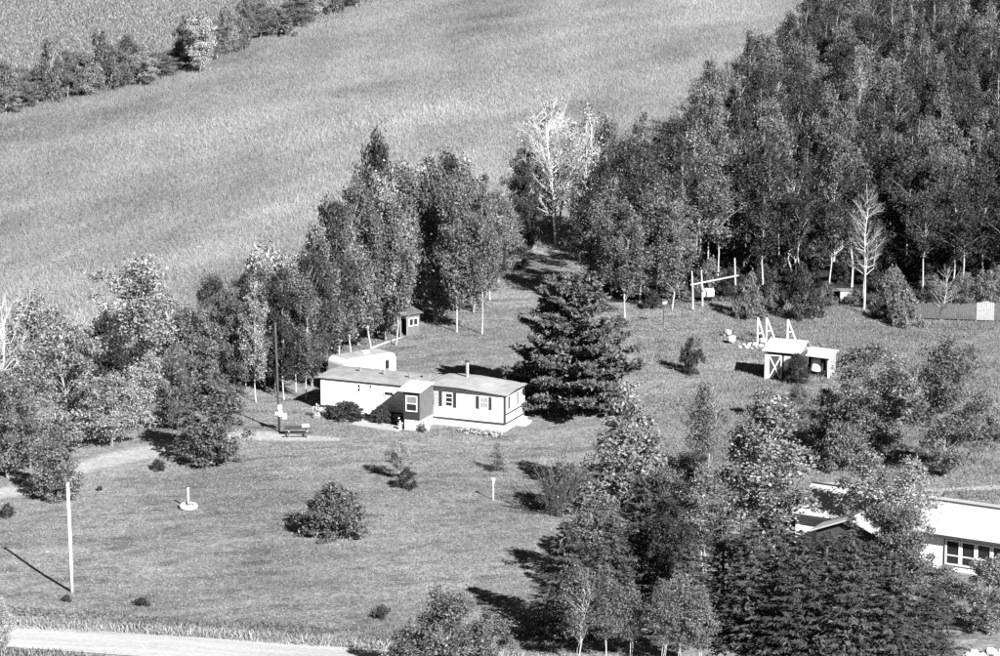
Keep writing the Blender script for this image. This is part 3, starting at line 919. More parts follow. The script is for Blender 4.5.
# ------------------------------------------------------------------ camper trailer behind the house
p = P(333, 387); ang = math.radians(38)
camper = thing('camper_trailer', 'white travel trailer with rounded corners parked behind the mobile home', 'trailer', P(344, 397), ang)
Lc, Wc, z0c, z1c = 5.0, 2.1, 0.45, 2.9
pr = []
r = 0.45
for cx_, cz_, a0 in ((Lc - r, z1c - r, 90), (r, z1c - r, 180), (r * 0.7, z0c + r * 0.7, 270), (Lc - r * 0.7, z0c + r * 0.7, 360)):
    rr = r if cz_ > 1.5 else r * 0.7
    for k in range(5):
        a = math.radians(a0 - 90 + 90 * k / 4) if True else 0
        pr.append((cx_ + rr * math.cos(a), cz_ + rr * math.sin(a)))
g = Geo(); g.prism(pr, 0.0, Wc, 'y'); g.build('body', 'siding_white', camper)
g = Geo()
for k in range(7):
    pass
g.box(0.5, Lc - 0.5, 0.12, Wc - 0.12, z1c, z1c + 0.05); g.build('roof_panel', 'roof_grey_light', camper)
Geo().box(2.6, 3.1, 0.9, 1.4, z1c + 0.05, z1c + 0.2).build('roof_hatch', 'white_paint', camper)
w = Geo().box(3.95, 4.35, -0.03, -0.004, 1.2, 2.45).build('door', 'metal_grey', camper)
Geo().box(4.0, 4.3, -0.045, -0.03, 1.7, 2.35).build('pane', 'glass_dark', w)
for yy in (0.15, Wc - 0.15):
    g = Geo(); g.ring(0.24, 0.1, 18, 8, (2.8, yy, 0.34), 'y'); w = g.build('wheel', 'rubber', camper, True)
    g = Geo(); g.tube([(2.8, yy - 0.06, 0.34), (2.8, yy + 0.06, 0.34)], [0.16, 0.16], 12); g.build('hub', 'metal_grey', w)
g = Geo(); g.bar((0.3, 0.3, 0.5), (-1.0, Wc / 2, 0.45), 0.08); g.bar((0.3, Wc - 0.3, 0.5), (-1.0, Wc / 2, 0.45), 0.08); g.bar((-0.95, Wc / 2, 0.48), (-0.95, Wc / 2, -0.02), 0.07); g.build('hitch', 'trim_dark', camper)

# ------------------------------------------------------------------ little playhouse
ph = thing('playhouse', 'small weathered wooden playhouse with an open doorway at the edge of the trees', 'playhouse', P(400, 337), math.radians(34))
L, W = 2.0, 1.7
g = Geo()
g.box(0, 0.14, 0, 0.06, 0, 1.85); g.box(0.66, 0.8, 0, 0.06, 0, 1.85); g.box(0.14, 0.66, 0, 0.06, 1.7, 1.85)
g.build('door_frame', 'wood_grey', ph)
g = Geo(); g.box(0.8, L, 0.003, 0.06, 0, 0.85); g.box(0.8, L, 0.003, 0.06, 1.45, 1.85); g.box(0.8, 0.9, 0.003, 0.06, 0.85, 1.45); g.box(1.78, L, 0.003, 0.06, 0.85, 1.45)
g.box(0, 0.06, 0.06, W, 0, 1.9); g.box(L - 0.06, L, 0.06, W, 0, 1.9); g.box(0.06, L - 0.06, W - 0.06, W, 0, 1.85)
g.build('wall', 'wood_weathered', ph)
g = Geo(); g.box(0.86, 1.82, -0.04, -0.003, 0.8, 0.88); g.box(0.86, 1.82, -0.04, -0.003, 1.42, 1.5); g.box(0.86, 0.94, -0.04, -0.003, 0.88, 1.42); g.box(1.74, 1.82, -0.04, -0.003, 0.88, 1.42); g.box(1.3, 1.38, -0.04, -0.003, 0.88, 1.42)
w = g.build('window', 'white_paint', ph)
Geo().box(0.94, 1.74, 0.01, 0.03, 0.88, 1.42).build('pane', 'glass_dark', w)
g = Geo(); V = [(-0.25, -0.25, 1.86), (L + 0.2, -0.25, 1.86), (L + 0.2, W + 0.2, 2.15), (-0.25, W + 0.2, 2.15)]; V += [(x, y, z + 0.07) for x, y, z in V]
g.add(V, [(3, 2, 1, 0), (4, 5, 6, 7), (0, 1, 5, 4), (1, 2, 6, 5), (2, 3, 7, 6), (3, 0, 4, 7)]); g.build('roof', 'wood_weathered', ph)

# log rail lying behind the camper
a, b = P(372, 349), P(404, 338)
tag(Geo().tube([a + Vector((0, 0, 0.1)), (a + b) / 2 + Vector((0, 0, 0.13)), b + Vector((0, 0, 0.1))], [0.09, 0.1, 0.08], 8).build('log', 'wood_pale', None, True), 'long pale log lying on the grass beside the playhouse', 'log')
# pale tyre standing by the trees
p = P(441.5, 318)
ty = thing('tyre', 'pale painted tyre standing upright near the playhouse', 'tyre', p, 0.3)
Geo().ring(0.24, 0.09, 22, 8, (0, 0, 0.31), 'y').build('tyre_ring', 'white_paint', ty, True)

# ------------------------------------------------------------------ shed with lean-to, right
sp = P(764.5, 378.5); sth = math.radians(-23)
shed = thing('shed', 'small white roofed shed with a cross braced door', 'shed', sp, sth)
SL, SW = 2.9, 2.3
Geo().box(0.05, SL - 0.05, 0.05, SW - 0.05, 0, 2.2).build('wall', 'wood_dark', shed)
g = Geo(); g.box(0, 0.26, -0.02, 0.05, 0, 2.15); g.build('corner_board', 'white_paint', shed)
Geo().box(0.28, 1.42, 0.0, 0.045, 0.08, 2.0).build('door', 'wood_dark', shed)
g = Geo()
g.box(0.28, 1.42, -0.04, -0.003, 1.93, 2.02); g.box(0.28, 0.37, -0.04, -0.003, 0.05, 1.93); g.box(1.33, 1.42, -0.04, -0.003, 0.05, 1.93)
g.bar((0.38, -0.02, 0.1), (1.32, -0.02, 1.9), 0.035, 0.09); g.bar((1.32, -0.025, 0.1), (0.38, -0.025, 1.9), 0.034, 0.09)
g.build('door_frame', 'white_paint', shed)
Geo().box(1.6, SL - 0.02, -0.01, 0.045, 0.9, 2.0).build('panel', 'white_paint', shed)
# gable roof, ridge along x; gable end faces right
g = Geo()
def roof_slab(g, pts, th=0.07):
    V = list(pts) + [(x, y, z + th) for x, y, z in pts]
    g.add(V, [(3, 2, 1, 0), (4, 5, 6, 7), (0, 1, 5, 4), (1, 2, 6, 5), (2, 3, 7, 6), (3, 0, 4, 7)])
roof_slab(g, [(-0.15, -0.3, 2.3), (SL + 0.12, -0.3, 2.3), (SL + 0.12, SW * 0.8, 2.92), (-0.15, SW * 0.8, 2.92)])
roof_slab(g, [(-0.15, SW * 0.8 + 0.01, 2.92), (SL + 0.12, SW * 0.8 + 0.01, 2.92), (SL + 0.12, SW + 0.25, 2.3), (-0.15, SW + 0.25, 2.3)])
g.build('roof', 'roof_pale', shed)
g = Geo(); V = [(SL - 0.06, 0.05, 2.2), (SL - 0.06, SW - 0.05, 2.2), (SL - 0.06, SW * 0.8, 2.86), (0.06, 0.05, 2.2), (0.06, SW - 0.05, 2.2), (0.06, SW * 0.8, 2.86)]
g.add(V, [(0, 1, 2), (5, 4, 3), (0, 2, 5, 3), (1, 4, 5, 2)]); g.build('gable', 'wood_grey', shed)
# lean-to
lt = thing('lean_to', 'open fronted lean-to with a white roof against the right side of the shed', 'lean-to', P(801, 375.5), sth)
LL, LW = 2.35, 2.0
roofg = Geo(); roof_slab(roofg, [(-0.1, -0.25, 1.72), (LL + 0.15, -0.25, 1.62), (LL + 0.15, LW + 0.1, 1.82), (-0.1, LW + 0.1, 1.92)]); roofg.build('roof', 'roof_pale', lt)
Geo().box(LL - 0.14, LL, -0.02, 0.14, 0, 1.61).build('post', 'white_paint', lt)
Geo().box(0.25, 0.37, -0.02, 0.1, 0, 1.68).build('post', 'white_paint', lt)
Geo().box(0.0, LL - 0.1, LW - 0.1, LW - 0.03, 0, 1.76).build('back_wall', 'wood_dark', lt)
g = Geo()
for k in range(7):
    y = 0.2 + k * 0.24
    g.box(LL - 0.06, LL - 0.02, y, y + 0.15, 0.05 if k % 3 else 0.3, 1.6 + 0.07 * y)
g.build('side_slats', 'wood_pale', lt)
Geo().box(0.02, LL - 0.15, 0.12, LW - 0.12, -0.02, 0.05).build('floor', 'wood_dark', lt)
# white covered machine in the lean-to
mt = thing('covered_machine', 'white rounded covered machine standing inside the lean-to', 'machine', P(814.5, 375.5), sth)
Geo().lathe([(0.0, 1.42), (0.22, 1.4), (0.34, 1.3), (0.38, 1.05), (0.42, 0.7), (0.5, 0.45), (0.5, 0.35), (0, 0.35)], 14, (0, 0.4, 0)).build('cover', 'white_paint', mt, True)
g = Geo()
for a, b in ((-0.35, 0.15), (0.35, 0.15), (-0.35, 0.7), (0.35, 0.7)):
    g = Geo(); g.ring(0.12, 0.06, 14, 6, (a, b, 0.18), 'y'); g.build('wheel', 'rubber', mt)
Geo().box(-0.4, 0.4, 0.1, 0.75, 0.2, 0.36).build('chassis', 'trim_dark', mt)

# A-shaped timber frames behind the shed
for (ua, va, vt, lab) in ((757.5, 345, 317.5, 'leftmost pale A-shaped timber frame standing behind the shed'), (766.5, 340, 318, 'middle pale A-shaped timber frame rising above the shed roof'), (787.5, 341, 319.5, 'rightmost pale A-shaped timber frame rising above the shed roof')):
    p = P(ua, va); h = height_to(p, vt)
    t = thing('timber_trestle', lab, 'frame', p, math.radians(-15), 'A-shaped frames behind the shed')
    Geo().bar((0, 0, -0.05), (0, 0, h), 0.11).build('post', 'white_paint', t)
    Geo().bar((0.75, 0.1, -0.05), (0.05, 0.0, h - 0.1), 0.1).build('brace', 'white_paint', t)
    Geo().bar((0.02, 0.0, h * 0.42), (0.45, 0.06, h * 0.45), 0.08).build('crossbar', 'white_paint', t)

# junk: pale lumps
rng = np.random.default_rng(42)
def lump(name, label, cat, u, v, size, mat, group=None, flat=0.7):
    n_, V, k = 14, [], 0
    bmv = []
    for i in range(5):
        ph_ = math.pi * (i + 0.5) / 5
        for j in range(7):
            a = 2 * math.pi * j / 7
            r_ = size * rng.uniform(0.7, 1.25)
            V.append((r_ * math.sin(ph_) * math.cos(a), r_ * math.sin(ph_) * math.sin(a), size * flat * 0.75 + r_ * flat * math.cos(ph_)))
    Fc = [(i * 7 + j, (i + 1) * 7 + j, (i + 1) * 7 + (j + 1) % 7, i * 7 + (j + 1) % 7) for i in range(4) for j in range(7)] + [tuple(range(7)), tuple(range(34, 27, -1))]
    g = Geo(); g.add(V, Fc)
    o = g.build(name, mat); o.location = P(u, v); o.rotation_euler = (0, 0, rng.uniform(0, 6))
    return tag(o, label, cat, group)
lump('boulder', 'larger upper pale lump left of the shed', 'boulder', 727, 336, 0.40, 'stone_pale', flat=0.8)
lump('boulder', 'pale lump just below the larger upper one left of the shed', 'boulder', 731, 343, 0.42, 'stone_pale', flat=0.9)
lump('boulder', 'small pale lump right of the two boulders left of the shed', 'boulder', 734.5, 338.5, 0.22, 'stone_pale')
for k, (u, v, s) in enumerate(((740, 348, .18), (744, 346, .2), (747.5, 348.5, .24), (750, 345.5, .2), (754, 346, .28), (758, 343, .22), (762, 342, .28), (756, 348, .2), (752, 349.5, .15), (761, 347, .22), (764, 339, .25))):
    lump('rubble_stone', 'pale piece of rubble in the heap left of the shed', 'rubble', u, v, s, 'stone_pale' if k % 3 else 'white_paint', 'rubble heap left of the shed')
for k, (u, v, s) in enumerate(((968, 656, .3), (974, 654, .36), (982, 656, .3), (990, 653, .4), (996, 655, .3), (1003, 652, .35))):
    lump('verge_stone', 'white stone in the row along the bottom right corner', 'stone', u, v + 3, s, 'white_paint', 'white stones in the bottom right corner')

# goal-like timber frame at the wood's edge
a, b, c = P(693, 310.5), P(702.5, 306), P(735.5, 311)
fr = thing('timber_goal', 'goal-shaped frame of pale poles with a slanting crossbeam at the wood edge', 'frame', a)
for q, vt in ((a, 271), (b, 270), (c, 258)):
    h = height_to(q, vt); d = q - a
    Geo().tube([(d.x, d.y, d.z - 0.05), (d.x - 0.05, d.y, d.z + h * 0.5), (d.x - 0.15, d.y, d.z + h)], [0.09, 0.08, 0.06], 7).build('post', 'bark_white', fr)
Geo().bar((-0.25, -0.12, height_to(a, 284.5)), (c.x - a.x + 0.2, c.y - a.y - 0.12, c.z - a.z + height_to(c, 275)), 0.11).build('crossbeam', 'bark_bleached', fr)
# white tank beneath it
tk = thing('storage_tank', 'bulky white tank beside the pale pole frame', 'tank', P(707.5, 301), math.radians(8))
pr = [(0.42 * math.cos(a_) * (1.0 if math.sin(a_) > 0 else 1.05), 0.75 + 0.42 * math.sin(a_)) for a_ in np.linspace(0, 2 * math.pi, 17)[:-1]]
g = Geo(); g.prism(pr, -0.58, 0.52); g.build('tank_body', 'white_paint', tk, False)
for x in (-0.4, 0.35):
    Geo().box(x - 0.05, x + 0.05, -0.3, 0.3, -0.03, 0.4).build('leg', 'trim_dark', tk)

# birdhouses on posts
def birdhouse(u, vb, vt, label, rz=0.0, box=0.24, mat='white_paint'):
    p = P(u, vb); h = height_to(p, vt)
    t = thing('birdhouse', label, 'birdhouse', p, rz)
    Geo().bar((0, 0, -0.1), (0, 0, h - 0.3), 0.06).build('post', mat, t)
    s = box / 2
    bx = Geo().box(-s, s, -s, s, h - 0.3, h - 0.08).build('box', 'white_paint', t)
    g = Geo(); g.prism([(-s - 0.05, h - 0.08), (s + 0.05, h - 0.08), (0, h + 0.08)], -s - 0.04, s + 0.04); g.build('roof', mat, t)
    Geo().tube([(0, -s - 0.006, h - 0.18), (0, -s + 0.01, h - 0.18)], [0.035, 0.035], 10).build('hole', 'trim_dark', bx)
birdhouse(493.3, 500, 479, 'slim white birdhouse post standing alone on the lawn below the house', 0.3, 0.13)
birdhouse(663.5, 325, 300, 'birdhouse on a dark post at the left of the wood edge', 0.5, 0.4, 'wood_dark')

# fence at the right edge
fs, fe = P(905, 318), P(1012, 322)
d = fe - fs; FLen = math.hypot(d.x, d.y)
fence = thing('board_fence', 'weathered board fence with one pale panel at the right edge below the wood', 'fence', fs, math.atan2(d.y, d.x))
nb = 6
for k in range(nb + 1):
    x = FLen * k / nb
    Geo().box(x - 0.06, x + 0.06, 0.03, 0.15, -0.1, 1.45).build('post', 'wood_grey', fence)
for k in range(nb):
    x0, x1 = FLen * k / nb, FLen * (k + 1) / nb
    g = Geo(); n_ = 9; pale = k == 4
    for j in range(n_):
        a0 = x0 + (x1 - x0) * j / n_
        top = 1.35 + 0.12 * math.sin(math.pi * (j + 0.5) / n_) + rng.uniform(-0.04, 0.04) + (0.25 if k >= 4 else 0)
        g.box(a0 + 0.012, a0 + (x1 - x0) / n_ - 0.012, -0.015, 0.02 + rng.uniform(0, 0.008), 0.05, top)
    g.build('panel', 'wood_pale' if k == 4 else 'fence_grey', fence)
# hutch in the wood edge
hu = thing('hutch', 'small pale crate-like hutch with a dark open side at the wood edge', 'hutch', P(840, 303), math.radians(-6))
Geo().box(0, 1.05, 0, 0.9, 0, 1.1).build('crate', 'wood_pale', hu)
g = Geo(); g.box(-1.3, -0.02, 0.7, 0.78, 0, 0.9); g.box(-1.36, -1.28, 0, 0.78, 0, 0.9); g.build('open_side', 'wood_dark', hu)
Geo().box(-1.4, 1.1, -0.08, 0.95, 1.11, 1.17).build('roof', 'wood_grey', hu)

# ------------------------------------------------------------------ yard things
# utility pole with meter boxes
p = P(279.5, 432); h = height_to(p, 322)
up = thing('utility_pole', 'dark wooden utility pole with pale boxes beside the house', 'utility pole', p, 0.2)
Geo().tube([(0, 0, -0.2), (-0.1, 0, h * 0.5), (-0.2, 0, h)], [0.09, 0.085, 0.075], 10).build('pole', 'wood_dark', up, True)
Geo().box(-0.14, 0.16, -0.34, -0.1, 1.75, 2.1).build('meter_box', 'white_paint', up)
Geo().box(-0.36, -0.1, -0.3, -0.1, 1.36, 1.6).build('fuse_box', 'wood_pale', up)
Geo().box(-0.09, 0.2, -0.32, -0.1, 1.25, 1.68).build('switch_box', 'white_paint', up)
Geo().lathe([(0, 0.0), (0.18, 0.0), (0.2, 0.05), (0.18, 0.45), (0, 0.45)], 14, (0.36, -0.15, 1.0)).build('canister', 'white_paint', up, True)
# tall white pole near the road
p = P(72, 592); h = height_to(p, 483)
tag(Geo().tube([(p.x, p.y, p.z - 0.2), (p.x - 0.02, p.y, p.z + h * 0.5), (p.x - 0.06, p.y, p.z + h)], [0.115, 0.105, 0.095], 12).build('pole', 'white_paint', None, True), 'tall bare white pole standing on the lawn near the road', 'pole')
# tyre planter with post
p = P(188.5, 508.5)
tp = thing('tyre_planter', 'white painted tyre planter with an upright white post on the lawn', 'planter', p)
Geo().ring(0.46, 0.17, 26, 9, (0, 0, 0.16), 'z', 1.05).build('tyre_ring', 'white_paint', tp, True)
Geo().lathe([(0.0, 0.2), (0.4, 0.16), (0.4, 0.0), (0, 0)], 18).build('soil', 'soil_dark', tp)
hh = height_to(p, 488)
Geo().bar((0.0, 0.1, 0.1), (0.0, 0.1, hh), 0.11).build('post', 'white_paint', tp)
g = Geo()
V, Q = leaf_quads(np.random.default_rng(3).normal(size=(90, 3)) * [0.2, 0.2, 0.06] + [0, -0.05, 0.3], np.random.default_rng(4).normal(size=(90, 3)) + [0, 0, 0.5], 0.14, 0.5, np.random.default_rng(5))
obj('plants', np_mesh('plants', V, Q, np.random.default_rng(6).uniform(0.4, 1.4, 90)), 'leaf_dark', tp)
# picnic table
pt = thing('picnic_table', 'low dark picnic table on the grass near the utility pole', 'picnic table', P(298, 436.5), math.radians(6))
g = Geo()
for k in range(5):
    Geo().box(-0.95, 0.95, -0.36 + k * 0.148, -0.36 + k * 0.148 + 0.135, 0.70, 0.74).build('tabletop_board', 'wood_dark', pt)
for s in (-1, 1):
    Geo().box(-0.95, 0.95, s * 0.72 - 0.13, s * 0.72 + 0.13, 0.42, 0.46).build('bench', 'wood_dark', pt)
    for q in (-1, 1):
        Geo().bar((s * 0.68, q * 0.62, -0.02), (s * 0.68, -q * 0.22, 0.7), 0.05, 0.1).build('leg', 'wood_pale', pt)
    Geo().bar((s * 0.62, -0.8, 0.39), (s * 0.62, 0.8, 0.39), 0.05, 0.09).build('brace', 'wood_pale', pt)
bxp = P(298, 436.5); o = Geo().box(0.28, 0.85, -0.25, 0.2, 0.743, 0.9).build('cool_box', 'white_paint'); o.location = bxp; o.rotation_euler = (0, 0, math.radians(6))
tag(o, 'white box lying on the right end of the picnic table', 'box')
# concrete slab before the bushes
pa = [P(351, 424.5), P(361, 419.8), P(403, 427.5), P(398, 432)]
g = Geo(); V = [(q.x, q.y, q.z - 0.1) for q in pa] + [(q.x, q.y, q.z + 0.06) for q in pa]
g.add(V, [(0, 1, 2, 3), (7, 6, 5, 4), (4, 5, 1, 0), (5, 6, 2, 1), (6, 7, 3, 2), (7, 4, 0, 3)])
tag(g.build('concrete_slab', 'concrete'), 'pale concrete slab path in front of the house bushes', 'slab')
# pots by the porch
def pot(u, v, r, h_, mat, label, leaf):
    t = thing('flower_pot', label, 'flower pot', P(u, v))
    Geo().lathe([(0, 0), (r * 0.75, 0), (r, h_), (r * 0.9, h_), (r * 0.85, h_ - 0.04), (0, h_ - 0.04)], 14).build('pot', mat, t, True)
    R_ = np.random.default_rng(int(u * 10)); n_ = 110
    V, Q = leaf_quads(R_.normal(size=(n_, 3)) * [r * 0.5, r * 0.5, 0.12] + [0, 0, h_ + 0.16], R_.normal(size=(n_, 3)) + [0, 0, 0.4], 0.13, 0.5, R_)
    obj('plants', np_mesh('plants', V, Q, R_.uniform(0.5, 1.5, n_)), leaf, t)
pot(422, 432, 0.22, 0.42, 'trim_dark', 'dark pot of plants at the right corner of the porch', 'leaf_light')
pot(427.5, 430.5, 0.2, 0.5, 'white_paint', 'white pot of flowers beside the dark pot by the porch', 'petal')
pot(400, 430, 0.16, 0.35, 'white_paint', 'white pot at the shaded foot of the porch', 'petal')
# half ring
g = Geo(); n_ = 13
V = []
for i in range(n_):
    a = math.pi * i / (n_ - 1)
    for rr, yy in ((0.40, -0.1), (0.58, -0.1), (0.58, 0.1), (0.40, 0.1)):
        V.append((rr * math.cos(a), yy, rr * math.sin(a) * 1.25))
Fc = [(i * 4 + k, (i + 1) * 4 + k, (i + 1) * 4 + (k + 1) % 4, i * 4 + (k + 1) % 4) for i in range(n_ - 1) for k in range(4)] + [(0, 1, 2, 3), (51, 50, 49, 48)]
g.add(V, Fc); o = g.build('garden_arch', 'white_paint'); o.location = P(367, 418.5); o.rotation_euler = (0, 0, TH + 0.3)
tag(o, 'low white half-ring standing between the two clipped bushes', 'garden arch')

# ------------------------------------------------------------------ neighbouring house, lower right
q0 = P(795, 550); q1 = P(1012, 579)
d = q1 - q0; th2 = math.atan2(d.y, d.x); NL = math.hypot(d.x, d.y) + 3
nb_ = thing('ranch_house', 'low white roofed house half hidden by trees at the lower right', 'house', q0, th2)
ND = 7.4
Geo().box(0, NL, 0, ND, -0.3, 2.5).build('wall', 'white_paint', nb_)
g = Geo(); V = [(x, y, z) for x in (0.01, NL - 0.01) for y, z in ((0.01, 2.5), (ND - 0.01, 2.5), (ND / 2, 3.42))]
g.add(V, [(2, 1, 0), (3, 4, 5), (0, 3, 5, 2), (1, 2, 5, 4)]); g.build('gable', 'white_paint', nb_)
g = Geo(); roof_slab(g, [(-0.5, -0.5, 2.5), (NL + 0.5, -0.5, 2.5), (NL + 0.5, ND / 2, 3.45), (-0.5, ND / 2, 3.45)], 0.1)
roof_slab(g, [(-0.5, ND / 2 + 0.01, 3.45), (NL + 0.5, ND / 2 + 0.01, 3.45), (NL + 0.5, ND + 0.5, 2.5), (-0.5, ND + 0.5, 2.5)], 0.1)
rf = g.build('roof', 'roof_pale', nb_)
Geo().box(-0.5, NL + 0.5, ND / 2 - 0.12, ND / 2 + 0.12, 3.552, 3.6).build('ridge_cap', 'trim_dark', rf)
Geo().box(-0.5, NL + 0.5, -0.54, -0.5, 2.42, 2.6).build('fascia', 'trim_dark', nb_)
def nx_(u):
    k = (u - 500) / F; c, s = math.cos(th2), math.sin(th2)
    zz = (HC - q0.z - 1.5) * math.sin(PITCH); cp = math.cos(PITCH)
    return (k * (q0.y * cp + zz) - q0.x) / (c - k * s * cp)
g = Geo()
x0 = nx_(944)
Geo().box(x0, NL - 0.3, -0.02, -0.004, 0.55, 2.3).build('window_band', 'trim_dark', nb_)
wx = x0 + 0.1
while wx < NL - 1.0:
    g = Geo(); w1 = wx + 1.0
    g.box(wx, wx + 0.1, -0.1, -0.022, 0.6, 2.25); g.box(w1 - 0.1, w1, -0.1, -0.022, 0.6, 2.25); g.box(wx + 0.1, w1 - 0.1, -0.1, -0.022, 2.15, 2.25); g.box(wx + 0.1, w1 - 0.1, -0.1, -0.022, 0.6, 0.7); g.box(wx + 0.1, w1 - 0.1, -0.08, -0.04, 1.2, 1.27)
    w = g.build('window', 'white_paint', nb_)
    Geo().box(wx + 0.1, w1 - 0.1, -0.038, -0.024, 0.7, 2.15).build('pane', 'glass_dark', w)
    wx += 1.03
# front gable wing with a dark wall
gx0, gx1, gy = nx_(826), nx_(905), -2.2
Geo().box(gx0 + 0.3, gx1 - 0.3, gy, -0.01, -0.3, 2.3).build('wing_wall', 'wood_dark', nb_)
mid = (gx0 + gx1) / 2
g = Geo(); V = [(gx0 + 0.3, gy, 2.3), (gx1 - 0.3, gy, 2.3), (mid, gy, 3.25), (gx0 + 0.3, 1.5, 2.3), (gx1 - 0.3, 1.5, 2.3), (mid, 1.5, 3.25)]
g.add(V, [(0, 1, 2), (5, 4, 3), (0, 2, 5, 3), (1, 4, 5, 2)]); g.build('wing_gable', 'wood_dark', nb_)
g = Geo()
roof_slab(g, [(gx0, gy - 0.5, 2.2), (mid, gy - 0.5, 3.32), (mid, 3.2, 3.32), (gx0, 3.2, 2.2)], 0.1); roof_slab(g, [(mid + 0.01, gy - 0.5, 3.32), (gx1, gy - 0.5, 2.2), (gx1, 3.2, 2.2), (mid + 0.01, 3.2, 3.32)], 0.1)
g.build('wing_roof', 'roof_pale', nb_)

# ------------------------------------------------------------------ plants
ORD = 'first second third fourth fifth sixth seventh eighth ninth tenth eleventh twelfth thirteenth fourteenth fifteenth sixteenth seventeenth eighteenth nineteenth twentieth'.split()
def nth(k):
    return ORD[k] if k < 20 else ('twenty-' + ORD[k - 20] if k < 29 else 'thirtieth' if k == 29 else 'thirty-' + ORD[k - 30] if k < 39 else 'fortieth' if k == 39 else 'forty-' + ORD[k - 40])
T_ = plant
# the lawn's own
T_('pine', 572, 413, 275, 126, 'pine_tree', 'huge broad dark pine just right of the mobile home', 'tree', crown='needles')
T_('cedar', 58, 499, 424, 46, 'cedar_tree', 'dense egg-shaped cedar behind the tall white pole', 'tree', pick=0)
T_('cedar', 213, 464, 364, 68, 'leafy_tree', 'rounded dense tree left of the utility pole', 'tree', pick=1, bark='bark_grey')
T_('maple_bright', 150, 430, 352, 42, 'leafy_tree', 'small tree with very bright leaves at the left group\'s front', 'tree', pick=0)
T_('round_shrub', 333, 534, 485, 64, 'shrub', 'large round shrub alone on the middle of the lawn', 'shrub', pick=0)
T_('birch', 400, 480, 436, 26, 'young_tree', 'young airy tree with a pale stem in the lawn below the house', 'tree', pick=1)
T_('shrub_dark', 407, 488, 468, 22, 'shrub', 'small dark bush at the foot of the young airy tree', 'shrub', pick=1)
T_('small_spruce', 497, 471, 442, 19, 'small_spruce', 'little dark spruce on the lawn below the house\'s right half', 'tree')
T_('shrub_dark', 7, 517, 503, 15, 'shrub', 'tiny round dark bush at the left edge beside the track', 'shrub', pick=2)
T_('shrub_dark', 158, 470, 459, 16, 'shrub', 'tiny dark bush on the track left of the rounded tree', 'shrub', pick=3)
T_('shrub_dark', 691, 373, 337, 26, 'shrub', 'dark bush in the rough grass left of the shed', 'shrub', pick=0)
T_('cedar', 797, 383, 352, 25, 'cedar_shrub', 'dark pointed evergreen shrub in front of the shed door', 'shrub', pick=1, leaf='leaf_dark')
for (u, v, vt, w, lab) in ((141, 606, 598, 20, 'low dark weed clump on the lawn above the road, right of the white pole'), (66, 602, 595, 12, 'low dark weed clump at the foot of the tall white pole'), (383, 618, 606, 22, 'low dark weed clump on the lawn near the bottom centre'), (100, 491, 486, 8, 'tiny weed on the lawn right of the cedar')):
    T_('weed', u, v, vt, w, 'weed_clump', lab, 'weeds', trunk='stem', crown='leaves')
# along the house
T_('clipped', 346, 419, 401.5, 38, 'clipped_bush', 'wide clipped dark bush against the left half of the house', 'bush')
T_('clipped', 382, 423.5, 405, 22, 'clipped_bush', 'small clipped dark bush left of the porch', 'bush')
T_('shrub_dark', 328, 416, 405, 14, 'shrub', 'small dark plant between the house corner and the wide clipped bush', 'shrub', pick=1)
T_('flower', 317.5, 418, 402, 10, 'flowering_plant', 'tall white flowering plant at the left corner of the house', 'flowers', trunk='stems', crown='flowers')
for k, (u, v) in enumerate(((462, 432), (468, 433.5), (474, 434), (479, 434.5), (484, 436), (489, 436), (494, 436.5), (499, 436.5))):
    T_('flower', u, v, v - 7 - (k * 3) % 4, 7, 'flowering_plant', 'white flowering plant in the row along the house\'s right front', 'flowers', 'flowers along the right front', trunk='stems', crown='flowers')

# left group
T_('bare', 4, 424, 298, 74, 'bare_tree', 'leafless pale tree at the left edge', 'tree', pick=0, crown='twigs')
T_('maple_big', 66, 452, 318, 88, 'leafy_tree', 'large light tree right behind the cedar', 'tree', pick=0)
T_('maple_big', 138, 402, 254, 104, 'leafy_tree', 'tallest light broad tree of the left group, against the meadow', 'tree', pick=1)
T_('maple_light', 38, 402, 292, 70, 'leafy_tree', 'medium tree between the bare tree and the large light one', 'tree', pick=2)
T_('maple', 8, 478, 372, 66, 'leafy_tree', 'low leafy tree cut by the left edge, behind the cedar', 'tree', pick=3)
T_('maple_dark', 108, 412, 312, 58, 'leafy_tree', 'dark tree in the gap between two light trees of the left group', 'tree', pick=0)
T_('maple', 192, 405, 300, 60, 'leafy_tree', 'medium tree above the rounded dense tree', 'tree', pick=3)
T_('maple', 178, 430, 350, 46, 'leafy_tree', 'small medium-toned tree between the bright one and the rounded dense one', 'tree', pick=2)
T_('maple', 112, 446, 372, 56, 'leafy_tree', 'small light tree left of the very bright one', 'tree', pick=1, leaf='leaf_light')
T_('maple_light', 30, 468, 390, 52, 'leafy_tree', 'small light tree left of the cedar', 'tree', pick=2)

